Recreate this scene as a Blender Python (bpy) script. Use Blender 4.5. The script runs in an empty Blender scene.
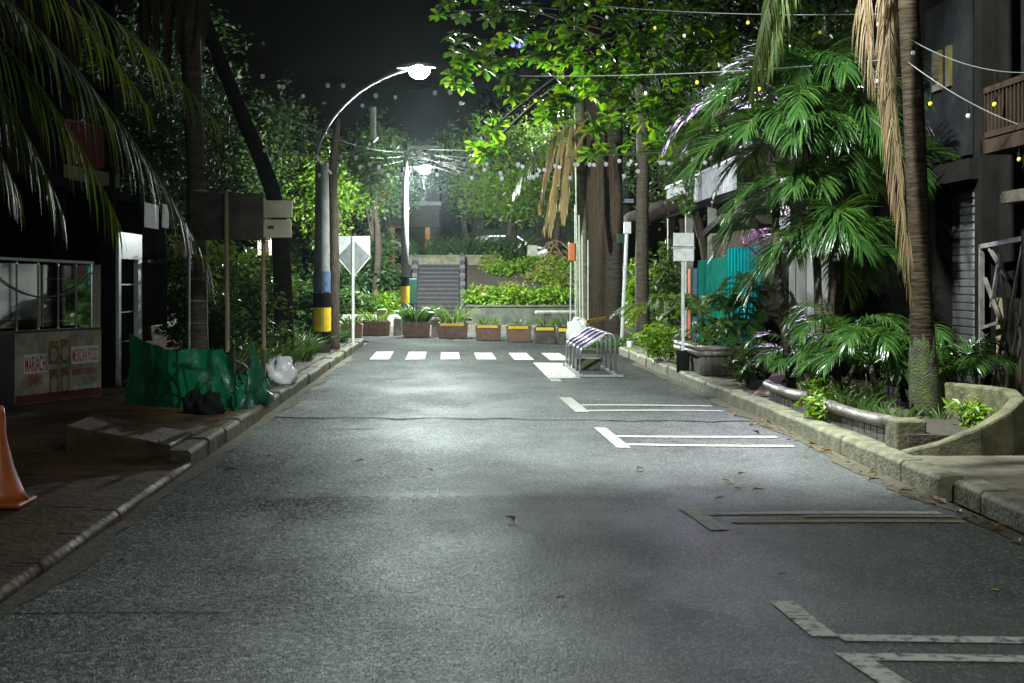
import bpy, math, random
import numpy as np
from mathutils import Vector, Matrix
R = math.radians
rnd = random.Random(7)
nrs = np.random.RandomState(11)
S = bpy.context.scene
COL = S.collection

# ------------------------------------------------------------------ camera, sky, sun, exposure
CX, CY, F, H = 455.0, 280.0, 1422.0, 1.7
cam_d = bpy.data.cameras.new('camera'); cam = bpy.data.objects.new('camera', cam_d); COL.objects.link(cam)
cam.location = (0, 0, H); cam.rotation_euler = (R(90), 0, 0)
cam_d.sensor_width = 36; cam_d.lens = 36 * F / 1024
cam_d.shift_x = (512 - CX) / 1024; cam_d.shift_y = -(341.5 - CY) / 1024
cam_d.clip_start = 0.1; cam_d.clip_end = 600
cam_d.dof.use_dof = True; cam_d.dof.focus_distance = 18; cam_d.dof.aperture_fstop = 4.5
S.camera = cam
world = bpy.data.worlds.new('World'); S.world = world; world.use_nodes = True
wn = world.node_tree
sky = wn.nodes.new('ShaderNodeTexSky'); sky.sky_type = 'NISHITA'; sky.sun_disc = False
sky.sun_elevation = R(1.0); sky.sun_rotation = R(200)
bg = wn.nodes['Background']; wn.links.new(sky.outputs[0], bg.inputs[0]); bg.inputs[1].default_value = 0.0006
sun_d = bpy.data.lights.new('moon', 'SUN'); sun_d.energy = 0.006; sun_d.angle = R(0.5); sun_d.color = (.75, .85, 1)
sun_o = bpy.data.objects.new('moon', sun_d); COL.objects.link(sun_o); sun_o.rotation_euler = (R(40), 0, R(20))
vs = S.view_settings; vs.view_transform = 'Standard'; vs.look = 'None'; vs.gamma = 1; vs.use_curve_mapping = False
vs.exposure = 0.75
cy = S.cycles
cy.use_denoising = True
cy.max_bounces = 5; cy.diffuse_bounces = 2; cy.glossy_bounces = 3; cy.transmission_bounces = 4; cy.transparent_max_bounces = 8
cy.volume_bounces = 0; cy.sample_clamp_indirect = 3.0; cy.caustics_reflective = False; cy.caustics_refractive = False
HAZE = 0.00012
LAMP_COL = (0.90, 1.0, 0.95)
LAMP_W = {'near': 6800, 'mid': 3200, 'far': 6500, 'deep': 3000, 'back': 2900}

def W(px, py, Y):            # a point seen at a place of the picture, at a real distance Y
    return Vector(((px - CX) / F * Y, Y, H - (py - CY) / F * Y))

# ------------------------------------------------------------------ mesh helpers
class MB:
    def __init__(s): s.v = []; s.f = []; s.m = []
    def add(s, v, f, mi=0):
        n = len(s.v); s.v.extend([tuple(p) for p in v])
        for q in f: s.f.append(tuple(i + n for i in q)); s.m.append(mi)
        return s
    def box(s, x0, x1, y0, y1, z0, z1, mi=0):
        return s.add([(x0,y0,z0),(x1,y0,z0),(x1,y1,z0),(x0,y1,z0),(x0,y0,z1),(x1,y0,z1),(x1,y1,z1),(x0,y1,z1)],
              [(0,3,2,1),(4,5,6,7),(0,1,5,4),(1,2,6,5),(2,3,7,6),(3,0,4,7)], mi)
    def bar(s, p, q, w, h=None, up=(0,0,1), mi=0):
        h = w if h is None else h
        p = Vector(p); q = Vector(q); d = (q - p).normalized(); u = Vector(up)
        if abs(d.dot(u)) > .98: u = Vector((0, 1, 0))
        a = d.cross(u).normalized(); b = a.cross(d).normalized()
        vs_ = []
        for c in (p, q):
            for i, j in ((-1,-1),(1,-1),(1,1),(-1,1)): vs_.append(c + a * (i * w / 2) + b * (j * h / 2))
        return s.add(vs_, [(0,1,2,3),(4,7,6,5),(0,4,5,1),(1,5,6,2),(2,6,7,3),(3,7,4,0)], mi)
    def tube(s, pts, rad, seg=8, mi=0, wob=0.0):
        pts = [Vector(p) for p in pts]; n = len(pts)
        if not hasattr(rad, '__len__'): rad = [rad] * n
        vs_ = []; a = None
        for i in range(n):
            d = (pts[min(i+1,n-1)] - pts[max(i-1,0)]).normalized()
            if a is None:
                u = Vector((0,0,1)) if abs(d.z) < .9 else Vector((1,0,0))
                a = d.cross(u).normalized()
            else: a = (a - d * a.dot(d)).normalized()
            b = d.cross(a)
            for k in range(seg):
                t = 2 * math.pi * k / seg; r = rad[i] * (1 + (wob * (rnd.random() - .5) if wob else 0))
                vs_.append(pts[i] + a * (r * math.cos(t)) + b * (r * math.sin(t)))
        fs = []
        for i in range(n - 1):
            for k in range(seg):
                k2 = (k + 1) % seg
                fs.append((i*seg+k, i*seg+k2, (i+1)*seg+k2, (i+1)*seg+k))
        fs.append(tuple(range(seg))[::-1]); fs.append(tuple(range((n-1)*seg, n*seg)))
        return s.add(vs_, fs, mi)
    def lathe(s, x, y, prof, seg=16, mi=0):
        vs_ = []
        for r, z in prof:
            for k in range(seg):
                t = 2*math.pi*k/seg; vs_.append((x + r*math.cos(t), y + r*math.sin(t), z))
        fs = []
        for i in range(len(prof)-1):
            for k in range(seg):
                k2 = (k+1) % seg; fs.append((i*seg+k, i*seg+k2, (i+1)*seg+k2, (i+1)*seg+k))
        fs.append(tuple(range(seg))[::-1]); fs.append(tuple(range((len(prof)-1)*seg, len(prof)*seg)))
        return s.add(vs_, fs, mi)
    def prism(s, poly, z0, z1, mi=0):
        n = len(poly)
        vs_ = [(p[0], p[1], z0) for p in poly] + [(p[0], p[1], z1) for p in poly]
        return s.add(vs_, [tuple(range(n))[::-1], tuple(range(n, 2*n))] + [(i, (i+1)%n, n+(i+1)%n, n+i) for i in range(n)], mi)
    def ball(s, c, rx, ry=None, rz=None, seg=10, mi=0):
        ry = ry or rx; rz = rz or rx
        pr = []
        n = max(5, seg // 2 + 1)
        vs_ = []; fs = []
        for i in range(n + 1):
            ph = math.pi * i / n
            for k in range(seg):
                t = 2*math.pi*k/seg
                vs_.append((c[0] + rx*math.sin(ph)*math.cos(t), c[1] + ry*math.sin(ph)*math.sin(t), c[2] - rz*math.cos(ph)))
        for i in range(n):
            for k in range(seg):
                k2 = (k+1) % seg; fs.append((i*seg+k, i*seg+k2, (i+1)*seg+k2, (i+1)*seg+k))
        return s.add(vs_, fs, mi)
    def arr(s, V, Fc, mi=0): return s.add(V.tolist(), Fc.tolist(), mi)

def thing(name, label, cat, loc=(0,0,0), group=None):
    o = bpy.data.objects.new(name, None); COL.objects.link(o); o.location = loc; o.empty_display_size = .1
    o['label'] = label; o['category'] = cat
    if group: o['group'] = group
    return o
def tag(o, label, cat, group=None):
    o['label'] = label; o['category'] = cat
    if group: o['group'] = group
    return o
def wloc(o):
    v = Vector(o.location)
    while o.parent: o = o.parent; v += Vector(o.location)
    return v
def obj(name, mb, mat, parent=None, smooth=False, bevel=0, label=None, kind=None):
    V = np.array(mb.v, dtype=np.float64).reshape(-1, 3)
    if parent is not None: org = np.array(wloc(parent))
    else: org = np.array([V[:,0].mean(), V[:,1].mean(), V[:,2].min()])
    me = bpy.data.meshes.new(name)
    me.from_pydata((V - org).tolist(), [], mb.f)
    for m in (mat if isinstance(mat, (list, tuple)) else [mat]): me.materials.append(m)
    me.polygons.foreach_set('material_index', mb.m)
    if smooth: me.polygons.foreach_set('use_smooth', [True] * len(me.polygons))
    me.update()
    o = bpy.data.objects.new(name, me); COL.objects.link(o)
    if parent is not None: o.parent = parent
    else: o.location = org.tolist()
    if bevel:
        b = o.modifiers.new('bevel', 'BEVEL'); b.width = bevel; b.segments = 2; b.limit_method = 'ANGLE'
    if label: o['label'] = label
    if kind: o['kind'] = kind
    return o
def struct(name, mb, mat, **k): return obj(name, mb, mat, kind='structure', **k)
def dup(root, loc, rz=0, sc=1.0, label=None, group=None):
    def cp(o, p):
        c = o.copy(); COL.objects.link(c)
        if p: c.parent = p
        for ch in list(o.children): cp(ch, c)
        return c
    r = cp(root, None); r.location = loc; r.rotation_euler = (0, 0, rz); r.scale = (sc, sc, sc)
    if label: r['label'] = label
    if group: r['group'] = group
    return r

# ------------------------------------------------------------------ materials
def mat(name, c1, c2=None, rough=.7, scale=6., bump=0., bscale=40., metal=0., rough2=None, detail=6, spec=.5, stretch=None, gloss_noise=0.8):
    m = bpy.data.materials.new(name); m.use_nodes = True
    nt = m.node_tree; n = nt.nodes; l = nt.links; b = n['Principled BSDF']
    b.inputs['Metallic'].default_value = metal; b.inputs['Specular IOR Level'].default_value = spec
    b.inputs['Roughness'].default_value = rough
    geo = n.new('ShaderNodeNewGeometry'); src = geo.outputs['Position']
    if stretch:
        mp = n.new('ShaderNodeMapping'); mp.inputs['Scale'].default_value = stretch; l.new(src, mp.inputs[0]); src = mp.outputs[0]
    if c2 is None: c2 = tuple(x * .6 for x in c1)
    no = n.new('ShaderNodeTexNoise'); no.inputs['Scale'].default_value = scale; no.inputs['Detail'].default_value = detail
    no.inputs['Roughness'].default_value = .65
    l.new(src, no.inputs['Vector'])
    rp = n.new('ShaderNodeValToRGB'); rp.color_ramp.elements[0].position = .33; rp.color_ramp.elements[1].position = .68
    rp.color_ramp.elements[0].color = (*c2, 1); rp.color_ramp.elements[1].color = (*c1, 1)
    l.new(no.outputs[0], rp.inputs[0]); l.new(rp.outputs[0], b.inputs['Base Color'])
    if rough2 is not None:
        n3 = n.new('ShaderNodeTexNoise'); n3.inputs['Scale'].default_value = gloss_noise; n3.inputs['Detail'].default_value = 4
        l.new(src, n3.inputs['Vector'])
        mr = n.new('ShaderNodeMapRange'); mr.inputs[1].default_value = .35; mr.inputs[2].default_value = .65
        mr.inputs[3].default_value = rough; mr.inputs[4].default_value = rough2
        l.new(n3.outputs[0], mr.inputs[0]); l.new(mr.outputs[0], b.inputs['Roughness'])
    if bump:
        n2 = n.new('ShaderNodeTexNoise'); n2.inputs['Scale'].default_value = bscale; n2.inputs['Detail'].default_value = 5
        l.new(src, n2.inputs['Vector'])
        bp = n.new('ShaderNodeBump'); bp.inputs['Strength'].default_value = min(1, bump); bp.inputs['Distance'].default_value = .02 * max(1, bump)
        l.new(n2.outputs[0], bp.inputs['Height']); l.new(bp.outputs[0], b.inputs['Normal'])
    return m
def leafmat(name, cols, rough=.38, trans=.35, tcol=None):
    m = bpy.data.materials.new(name); m.use_nodes = True
    nt = m.node_tree; n = nt.nodes; l = nt.links; b = n['Principled BSDF']; out = n['Material Output']
    geo = n.new('ShaderNodeNewGeometry')
    rp = n.new('ShaderNodeValToRGB'); el = rp.color_ramp.elements
    el[0].color = (*cols[0], 1); el[1].color = (*cols[-1], 1)
    for i, c in enumerate(cols[1:-1]):
        e = el.new((i + 1) / (len(cols) - 1)); e.color = (*c, 1)
    l.new(geo.outputs['Random Per Island'], rp.inputs[0])
    l.new(rp.outputs[0], b.inputs['Base Color'])
    b.inputs['Roughness'].default_value = rough; b.inputs['Specular IOR Level'].default_value = .5
    tr = n.new('ShaderNodeBsdfTranslucent')
    mx = n.new('ShaderNodeMix'); mx.data_type = 'RGBA'; mx.blend_type = 'MULTIPLY'; mx.inputs[0].default_value = 1
    l.new(rp.outputs[0], mx.inputs[6]); mx.inputs[7].default_value = (*(tcol or (2.2, 1.9, .8)), 1)
    l.new(mx.outputs[2], tr.inputs['Color'])
    ms = n.new('ShaderNodeMixShader'); ms.inputs[0].default_value = trans
    l.new(b.outputs[0], ms.inputs[1]); l.new(tr.outputs[0], ms.inputs[2]); l.new(ms.outputs[0], out.inputs[0])
    return m
def emis(name, c, s):
    m = bpy.data.materials.new(name); m.use_nodes = True; b = m.node_tree.nodes['Principled BSDF']
    b.inputs['Base Color'].default_value = (*[min(1, x*.5) for x in c], 1)
    b.inputs['Emission Color'].default_value = (*c, 1); b.inputs['Emission Strength'].default_value = s
    return m
def glassmat(name, tint=(.8,.9,.85), refl=.12, rough=.03):
    m = bpy.data.materials.new(name); m.use_nodes = True; nt = m.node_tree; n = nt.nodes; l = nt.links
    n.remove(n['Principled BSDF']); out = n['Material Output']
    t = n.new('ShaderNodeBsdfTransparent'); t.inputs[0].default_value = (*tint, 1)
    g = n.new('ShaderNodeBsdfGlossy'); g.inputs['Roughness'].default_value = rough
    lw = n.new('ShaderNodeLayerWeight'); lw.inputs[0].default_value = refl * 3
    mr = n.new('ShaderNodeMath'); mr.operation = 'MAXIMUM'; mr.inputs[1].default_value = refl
    l.new(lw.outputs['Fresnel'], mr.inputs[0])
    mx = n.new('ShaderNodeMixShader'); l.new(mr.outputs[0], mx.inputs[0]); l.new(t.outputs[0], mx.inputs[1]); l.new(g.outputs[0], mx.inputs[2])
    l.new(mx.outputs[0], out.inputs[0]); return m

def asphalt(name, lo, hi, r0, r1, seed=0.):
    m = bpy.data.materials.new(name); m.use_nodes = True; nt = m.node_tree; n = nt.nodes; l = nt.links; b = n['Principled BSDF']; b.inputs['Specular IOR Level'].default_value = .11
    geo = n.new('ShaderNodeNewGeometry')
    mp = n.new('ShaderNodeMapping'); mp.inputs['Location'].default_value = (seed, seed, 0); l.new(geo.outputs['Position'], mp.inputs[0])
    def noise(sc, det, st=None, rg=.6):
        v = mp.outputs[0]
        if st:
            q = n.new('ShaderNodeMapping'); q.inputs['Scale'].default_value = st; l.new(v, q.inputs[0]); v = q.outputs[0]
        t = n.new('ShaderNodeTexNoise'); t.inputs['Scale'].default_value = sc; t.inputs['Detail'].default_value = det
        t.inputs['Roughness'].default_value = rg
        l.new(v, t.inputs['Vector']); return t.outputs[0]
    big = noise(.45, 7, (1.0, .55, 1)); mid = noise(3.2, 8)
    vo = n.new('ShaderNodeTexVoronoi'); vo.inputs['Scale'].default_value = 80; l.new(mp.outputs[0], vo.inputs['Vector'])
    rp = n.new('ShaderNodeMapRange'); rp.inputs[1].default_value = .3; rp.inputs[2].default_value = .72
    add = n.new('ShaderNodeMath'); add.operation = 'MULTIPLY_ADD'; add.inputs[1].default_value = .45
    l.new(mid, add.inputs[0])
    sc_ = n.new('ShaderNodeMath'); sc_.operation = 'MULTIPLY'; sc_.inputs[1].default_value = .55; l.new(big, sc_.inputs[0]); l.new(sc_.outputs[0], add.inputs[2])
    l.new(add.outputs[0], rp.inputs[0])
    mix = n.new('ShaderNodeMix'); mix.data_type = 'RGBA'; mix.inputs[6].default_value = (*lo, 1); mix.inputs[7].default_value = (*hi, 1)
    l.new(rp.outputs[0], mix.inputs[0])
    # stones: each aggregate grain has its own grey
    sep = n.new('ShaderNodeSeparateColor'); l.new(vo.outputs['Color'], sep.inputs[0])
    pw = n.new('ShaderNodeMath'); pw.operation = 'POWER'; pw.inputs[1].default_value = 4; l.new(sep.outputs[0], pw.inputs[0])
    g2 = n.new('ShaderNodeMapRange'); g2.inputs[3].default_value = .5; g2.inputs[4].default_value = 3.6; l.new(pw.outputs[0], g2.inputs[0])
    mul = n.new('ShaderNodeMix'); mul.data_type = 'RGBA'; mul.blend_type = 'MULTIPLY'; mul.inputs[0].default_value = 1
    l.new(mix.outputs[2], mul.inputs[6]); l.new(g2.outputs[0], mul.inputs[7]); 
    rr = n.new('ShaderNodeMapRange'); rr.inputs[1].default_value = .36; rr.inputs[2].default_value = .64; rr.inputs[3].default_value = r1; rr.inputs[4].default_value = r0
    l.new(noise(.7, 6, (1, .6, 1)), rr.inputs[0])
    sx = n.new('ShaderNodeSeparateXYZ'); l.new(geo.outputs['Position'], sx.inputs[0])
    dry = n.new('ShaderNodeMapRange'); dry.inputs[1].default_value = 8; dry.inputs[2].default_value = 31; dry.inputs[3].default_value = 1.0; dry.inputs[4].default_value = .10; l.new(sx.outputs[1], dry.inputs[0])  # gloss share cut with distance to hold down the far lamps' glare
    wm = n.new('ShaderNodeMath'); wm.operation = 'MULTIPLY'; l.new(rr.outputs[0], wm.inputs[0]); l.new(dry.outputs[0], wm.inputs[1])
    df = n.new('ShaderNodeBsdfDiffuse'); df.inputs['Roughness'].default_value = .6; l.new(mul.outputs[2], df.inputs['Color'])
    gl = n.new('ShaderNodeBsdfGlossy'); gl.inputs['Roughness'].default_value = .47; gl.inputs['Color'].default_value = (.9,.95,.95,1)
    ms = n.new('ShaderNodeMixShader'); l.new(wm.outputs[0], ms.inputs[0]); l.new(df.outputs[0], ms.inputs[1]); l.new(gl.outputs[0], ms.inputs[2]); l.new(ms.outputs[0], n['Material Output'].inputs[0])
    n.remove(b)
    vm = n.new('ShaderNodeVectorMath'); vm.operation = 'SUBTRACT'; vm.inputs[1].default_value = (.5,.5,.5); l.new(vo.outputs['Color'], vm.inputs[0])
    vm2 = n.new('ShaderNodeVectorMath'); vm2.operation = 'MULTIPLY_ADD'; vm2.inputs[1].default_value = (.55,.55,.2); l.new(vm.outputs[0], vm2.inputs[0]); l.new(geo.outputs['Normal'], vm2.inputs[2])
    vm3 = n.new('ShaderNodeVectorMath'); vm3.operation = 'NORMALIZE'; l.new(vm2.outputs[0], vm3.inputs[0])
    b1 = n.new('ShaderNodeBump'); l.new(vm3.outputs[0], b1.inputs['Normal']); b1.inputs['Strength'].default_value = .8; b1.inputs['Distance'].default_value = .008; b1.invert = True
    l.new(vo.outputs['Distance'], b1.inputs['Height'])
    b2 = n.new('ShaderNodeBump'); b2.inputs['Strength'].default_value = .7; b2.inputs['Distance'].default_value = .012
    l.new(noise(16, 6), b2.inputs['Height']); l.new(b1.outputs[0], b2.inputs['Normal']); l.new(b2.outputs[0], df.inputs['Normal']); l.new(b2.outputs[0], gl.inputs['Normal'])
    return m
def paint(name, c, wear, under=(.11,.112,.107)):
    m = mat(name, c, under, rough=.55, scale=14, bump=.5, bscale=90, rough2=.7, detail=12)
    rp = [x for x in m.node_tree.nodes if x.type == 'VALTORGB'][0].color_ramp
    bb = m.node_tree.nodes['Principled BSDF']; bb.inputs['Specular IOR Level'].default_value = 0; bb.inputs['Roughness'].default_value = .9
    for lk in list(m.node_tree.links):
        if lk.to_socket == bb.inputs['Roughness']: m.node_tree.links.remove(lk)
    rp.elements[0].position = wear - .035; rp.elements[1].position = wear + .10
    return m

M = dict(
 asphalt=asphalt('asphalt', (.030,.032,.031), (.080,.083,.078), .18, .08),
 patch=asphalt('asphalt_patch', (.028,.029,.028), (.068,.070,.066), .165, .075, 5.),
 tar=mat('tar', (.012,.012,.012), (.02,.02,.02), rough=.8, scale=5, spec=0),
 paint=paint('road_paint', (.50,.50,.46), .41), worn=paint('worn_paint', (.36,.36,.33), .36), brownline=paint('rusty_line', (.32,.26,.18), .37),
 pave=mat('pavement_left', (.10,.062,.030), (.025,.016,.008), rough=.55, rough2=.8, scale=2.2, bump=.8, bscale=14, spec=.1),
 pave_r=mat('pavement_right', (.17,.15,.11), (.055,.045,.03), rough=.5, rough2=.8, scale=2.5, bump=.7, bscale=18),
 kerb=mat('kerb_concrete', (.20,.19,.125), (.06,.06,.03), rough=.75, scale=5, bump=.7, bscale=30),
 kerb_l=mat('kerb_dark', (.11,.10,.06), (.035,.038,.016), rough=.75, scale=5, bump=.7, bscale=30, spec=.15),
 soil=mat('soil', (.05,.038,.026), (.018,.014,.01), rough=.9, scale=12, bump=1, bscale=30),
 earth=mat('ground', (.06,.05,.035), (.025,.022,.016), rough=.9, scale=3, bump=.8, bscale=12),
 concrete=mat('concrete', (.34,.33,.29), (.16,.155,.13), rough=.8, scale=4, bump=.5, bscale=30, spec=.15),
 mossconc=mat('mossy_concrete', (.15,.135,.075), (.035,.036,.016), rough=.7, scale=5, bump=.6, bscale=26),
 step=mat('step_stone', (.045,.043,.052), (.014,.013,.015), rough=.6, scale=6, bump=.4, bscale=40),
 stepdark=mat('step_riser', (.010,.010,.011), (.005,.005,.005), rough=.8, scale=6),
 polecon=mat('pole_concrete', (.20,.20,.19), (.12,.12,.115), rough=.7, scale=5, bump=.3, bscale=60, spec=.15),
 metal=mat('galvanised', (.45,.46,.47), (.28,.29,.30), rough=.4, metal=.9, scale=12),
 whitemetal=mat('white_painted_steel', (.62,.64,.64), (.42,.43,.42), rough=.4, scale=9),
 purple=mat('purple_paint', (.13,.06,.22), (.09,.045,.16), rough=.35, scale=14),
 yellow=mat('yellow_paint', (.75,.52,.02), (.5,.33,.02), rough=.45, scale=10),
 black=mat('black_paint', (.014,.014,.014), (.008,.008,.008), rough=.65, scale=10, spec=.0),
 darkwall=mat('dark_render', (.014,.012,.011), (.007,.0065,.006), rough=.8, scale=2, bump=.3, bscale=12, spec=.0),  # shade on the right facade is put into this dark wall colour
 brownwall=mat('brown_wall', (.032,.022,.016), (.013,.009,.007), rough=.8, scale=2.5, bump=.3, bscale=15, spec=.0),
 greywall=mat('grey_panel', (.22,.22,.21), (.13,.13,.125), rough=.7, scale=2.5, bump=.2, bscale=20),
 redslat=mat('red_slat', (.22,.045,.03), (.09,.02,.015), rough=.6, scale=8, stretch=(8,8,1)),
 wood=mat('weathered_wood', (.23,.17,.10), (.10,.07,.04), rough=.8, scale=6, bump=.4, bscale=40, stretch=(4,4,.5)),
 darkwood=mat('dark_wood', (.07,.06,.05), (.028,.024,.02), rough=.75, scale=6, bump=.5, bscale=30, spec=.0),
 log=mat('wet_log', (.15,.13,.11), (.05,.042,.035), rough=.45, scale=8, bump=.6, bscale=30),
 bark=mat('bark', (.065,.05,.038), (.025,.02,.016), rough=.85, scale=7, bump=1.2, bscale=14, stretch=(3,3,.7), spec=.15),
 palmbark=mat('palm_bark', (.085,.07,.052), (.032,.026,.02), rough=.8, scale=6, bump=1.2, bscale=9, stretch=(.6,.6,3.5), spec=.15),
 palebark=mat('pale_mossy_bark', (.30,.29,.17), (.10,.12,.05), rough=.8, scale=5, bump=.8, bscale=12, stretch=(1,1,1.6)),
 fibre=mat('palm_fibre', (.11,.075,.045), (.03,.02,.012), rough=.9, scale=9, bump=1.5, bscale=16, stretch=(6,6,.5)),
 moss=mat('moss', (.040,.065,.010), (.018,.016,.009), rough=.95, scale=8, bump=1.2, bscale=50),
 brick=mat('planter_brick', (.21,.12,.082), (.10,.06,.042), rough=.75, scale=9, bump=.3, bscale=40),
 planterdark=mat('planter_timber', (.085,.08,.065), (.03,.028,.022), rough=.7, scale=7, bump=.6, bscale=30),
 teal=mat('teal_hoarding', (.002,.19,.20), (.002,.12,.13), rough=.9, scale=3, spec=0),
 tealdull=mat('green_mesh', (.008,.11,.08), (.004,.05,.04), rough=.9, scale=3, spec=0),
 orange=mat('cone_orange', (.45,.105,.018), (.30,.07,.014), rough=.45, scale=8),
 whiteplastic=mat('white_plastic', (.6,.6,.6), (.42,.42,.43), rough=.35, scale=9, bump=.6, bscale=20),
 cardboard=mat('beige_box', (.34,.30,.22), (.24,.21,.16), rough=.7, scale=6),
 lavwall=mat('pale_wall', (.5,.5,.55), (.36,.36,.4), rough=.7, scale=3),
 cable=mat('cable', (.02,.02,.02), (.03,.03,.03), rough=.8, spec=.1),
 palecable=mat('pale_cable', (.2,.2,.2), (.15,.15,.15), rough=.4),
 rubber=mat('rubber', (.02,.02,.02), (.03,.03,.03), rough=.7),
 carwhite=mat('car_white', (.7,.7,.7), (.66,.66,.66), rough=.2), carglass=mat('car_glass', (.02,.025,.03), (.02,.02,.02), rough=.05),
 carsilver=mat('car_silver', (.35,.36,.37), (.3,.3,.31), rough=.25, metal=.5),
 greensign=mat('green_sign', (.004,.045,.032), (.003,.03,.02), rough=.4),
 poster=mat('poster_paper', (.10,.17,.30), (.03,.04,.08), rough=.6, scale=16), 
 bannerbg=mat('banner_vinyl', (.55,.50,.41), (.20,.18,.13), rough=.55, scale=3.5),
 bannerdark=mat('banner_dark', (.06,.06,.08), (.02,.02,.025), rough=.55, scale=14, stretch=(6,6,.7)),
 red=mat('sign_red', (.6,.03,.045), (.5,.025,.03), rough=.5), white=mat('sign_white', (.85,.85,.82), (.75,.75,.72), rough=.5),
 food=mat('food_print', (.45,.24,.07), (.06,.04,.02), rough=.5, scale=16), plate=mat('plate_print', (.5,.48,.44), (.3,.28,.26), rough=.5),
 glass=glassmat('railing_glass', (.80,.88,.83), .34), bulbglass=leafmat('bulb_white', [(.8,.68,.85),(.85,.85,.85)], .12, .6, (1,1,1)),
 bulbyellow=mat('bulb_yellow', (.75,.55,.04), (.6,.42,.03), rough=.15, scale=9),
 lens=emis('lamp_lens', LAMP_COL, 140), litpink=emis('lit_sign', (.92,.62,1.0), 2.6), litwarm=emis('lit_window', (1.0,.72,.52), 2.2),
 litred=emis('lit_red_sign', (1.0,.2,.08), .3), bluelit=emis('blue_led', (.05,.06,1.0), 6),
 leaf_almond=leafmat('leaf_almond', [(.020,.065,.012),(.045,.11,.013),(.095,.13,.010)], .28, .5, (2.5,2.6,.5)),
 leaf_dark=leafmat('leaf_dark', [(.018,.045,.014),(.03,.075,.02),(.05,.10,.025)], .42, .3),
 leaf_black=leafmat('leaf_painted_shade', [(.006,.016,.006),(.010,.025,.009),(.016,.03,.010)], .7, .12),  # night shade put into a near-black leaf colour for the upper-left crowns
 leaf_mid=leafmat('leaf_mid', [(.03,.075,.018),(.05,.11,.025),(.08,.12,.03)], .42, .35),
 leaf_bright=leafmat('leaf_bright', [(.08,.18,.012),(.13,.25,.016),(.17,.25,.02)], .4, .4),
 leaf_olive=leafmat('leaf_olive', [(.12,.17,.03),(.19,.23,.04),(.22,.20,.06)], .5, .35),
 leaf_red=leafmat('leaf_red', [(.10,.03,.02),(.12,.05,.02),(.06,.06,.02)], .45, .3),
 palm=leafmat('palm_leaf', [(.012,.04,.009),(.024,.066,.013),(.05,.10,.016)], .33, .30),
 palmlight=leafmat('palm_leaf_light', [(.04,.09,.015),(.07,.12,.02),(.10,.12,.03)], .5, .4),
 straw=leafmat('straw_frond', [(.30,.21,.08),(.42,.32,.13),(.22,.14,.05)], .7, .3, (1.2,1.,.7)),
 dead=leafmat('dead_frond', [(.06,.035,.014),(.10,.062,.022),(.15,.10,.045)], .7, .25, (1.2,1.,.7)),
 pinkflower=leafmat('pink_flower', [(.28,.10,.28),(.36,.20,.36)], .5, .4, (1.2,1,1.2)),
 litter=leafmat('dry_leaf', [(.10,.05,.02),(.16,.09,.03),(.07,.04,.02)], .6, .1),
 shopwin=mat('shade_tone_window', (.022,.023,.025), (.01,.01,.011), rough=.9, scale=2, spec=0), darktrunk=mat('dark_palm_trunk', (.036,.027,.018), (.012,.009,.007), rough=.85, scale=6, bump=1.2, bscale=9, stretch=(.6,.6,3.5), spec=.0), darkconc=mat('dark_concrete', (.075,.08,.066), (.03,.034,.025), rough=.8, scale=3, bump=.5, bscale=20, spec=.2), shadeyellow=mat('shade_tone_yellow', (.07,.058,.01), (.04,.03,.006), rough=.6),  # window and yellow pane: facade shade put into colour; darkconc: a darker concrete
 shutter=mat('shutter_steel', (.06,.062,.062), (.03,.03,.031), rough=.6, scale=3, spec=.2), gatesteel=mat('gate_steel', (.11,.105,.10), (.05,.045,.04), rough=.6, scale=9, spec=.2),  # facade steel darkened in colour to stand for the shade there
 limeleaf=mat('lime_leaf', (.40,.42,.02), (.3,.32,.02), rough=.5),
)
# translucent tarpaulin
def tarpmat():
    m = mat('green_tarp', (.008,.11,.05), (.004,.045,.022), rough=.33, scale=3, bump=.7, bscale=9)
    nt = m.node_tree; n = nt.nodes; l = nt.links; b = n['Principled BSDF']
    t = n.new('ShaderNodeBsdfTranslucent'); t.inputs[0].default_value = (.008,.22,.085,1)
    mx = n.new('ShaderNodeMixShader'); mx.inputs[0].default_value = .4
    l.new(b.outputs[0], mx.inputs[1]); l.new(t.outputs[0], mx.inputs[2]); l.new(mx.outputs[0], n['Material Output'].inputs[0]); return m
M['tarp'] = tarpmat()

# ------------------------------------------------------------------ foliage generators
def tri_leaf():      # obovate leaf along +X, length 1
    v = np.array([(0,0,0),(.35,.12,.03),(.75,.22,.03),(1.,0,-.06),(.75,-.22,.03),(.35,-.12,.03),(.4,0,0),(.75,0,-.01)], float)
    f = np.array([(0,6,1,1),(1,6,7,2),(2,7,3,3),(0,5,6,6),(5,4,7,6),(4,3,7,7)])
    return v, f
LEAF_V, LEAF_F = tri_leaf()
LEAF_FACES = [(0,6,1),(1,6,7,2),(2,7,3),(0,5,6),(5,4,7,6),(4,3,7)]
SMALL_V = np.array([(0,0,0),(.5,.24,.05),(1.,0,-.08),(.5,-.24,.05)], float); SMALL_FACES = [(0,3,2,1)]
def frames(n, up, spread):
    """random leaf frames: x axis = leaf direction, z = leaf normal biased to up"""
    d = nrs.normal(size=(n,3)); d[:,2] = d[:,2]*spread - .15; d /= np.linalg.norm(d, axis=1)[:,None]
    u = nrs.normal(size=(n,3)) * .55 + np.array(up); u -= d * (u*d).sum(1)[:,None]; u /= np.linalg.norm(u, axis=1)[:,None]
    w = np.cross(u, d)
    return np.stack([d, w, u], axis=2)
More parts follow.
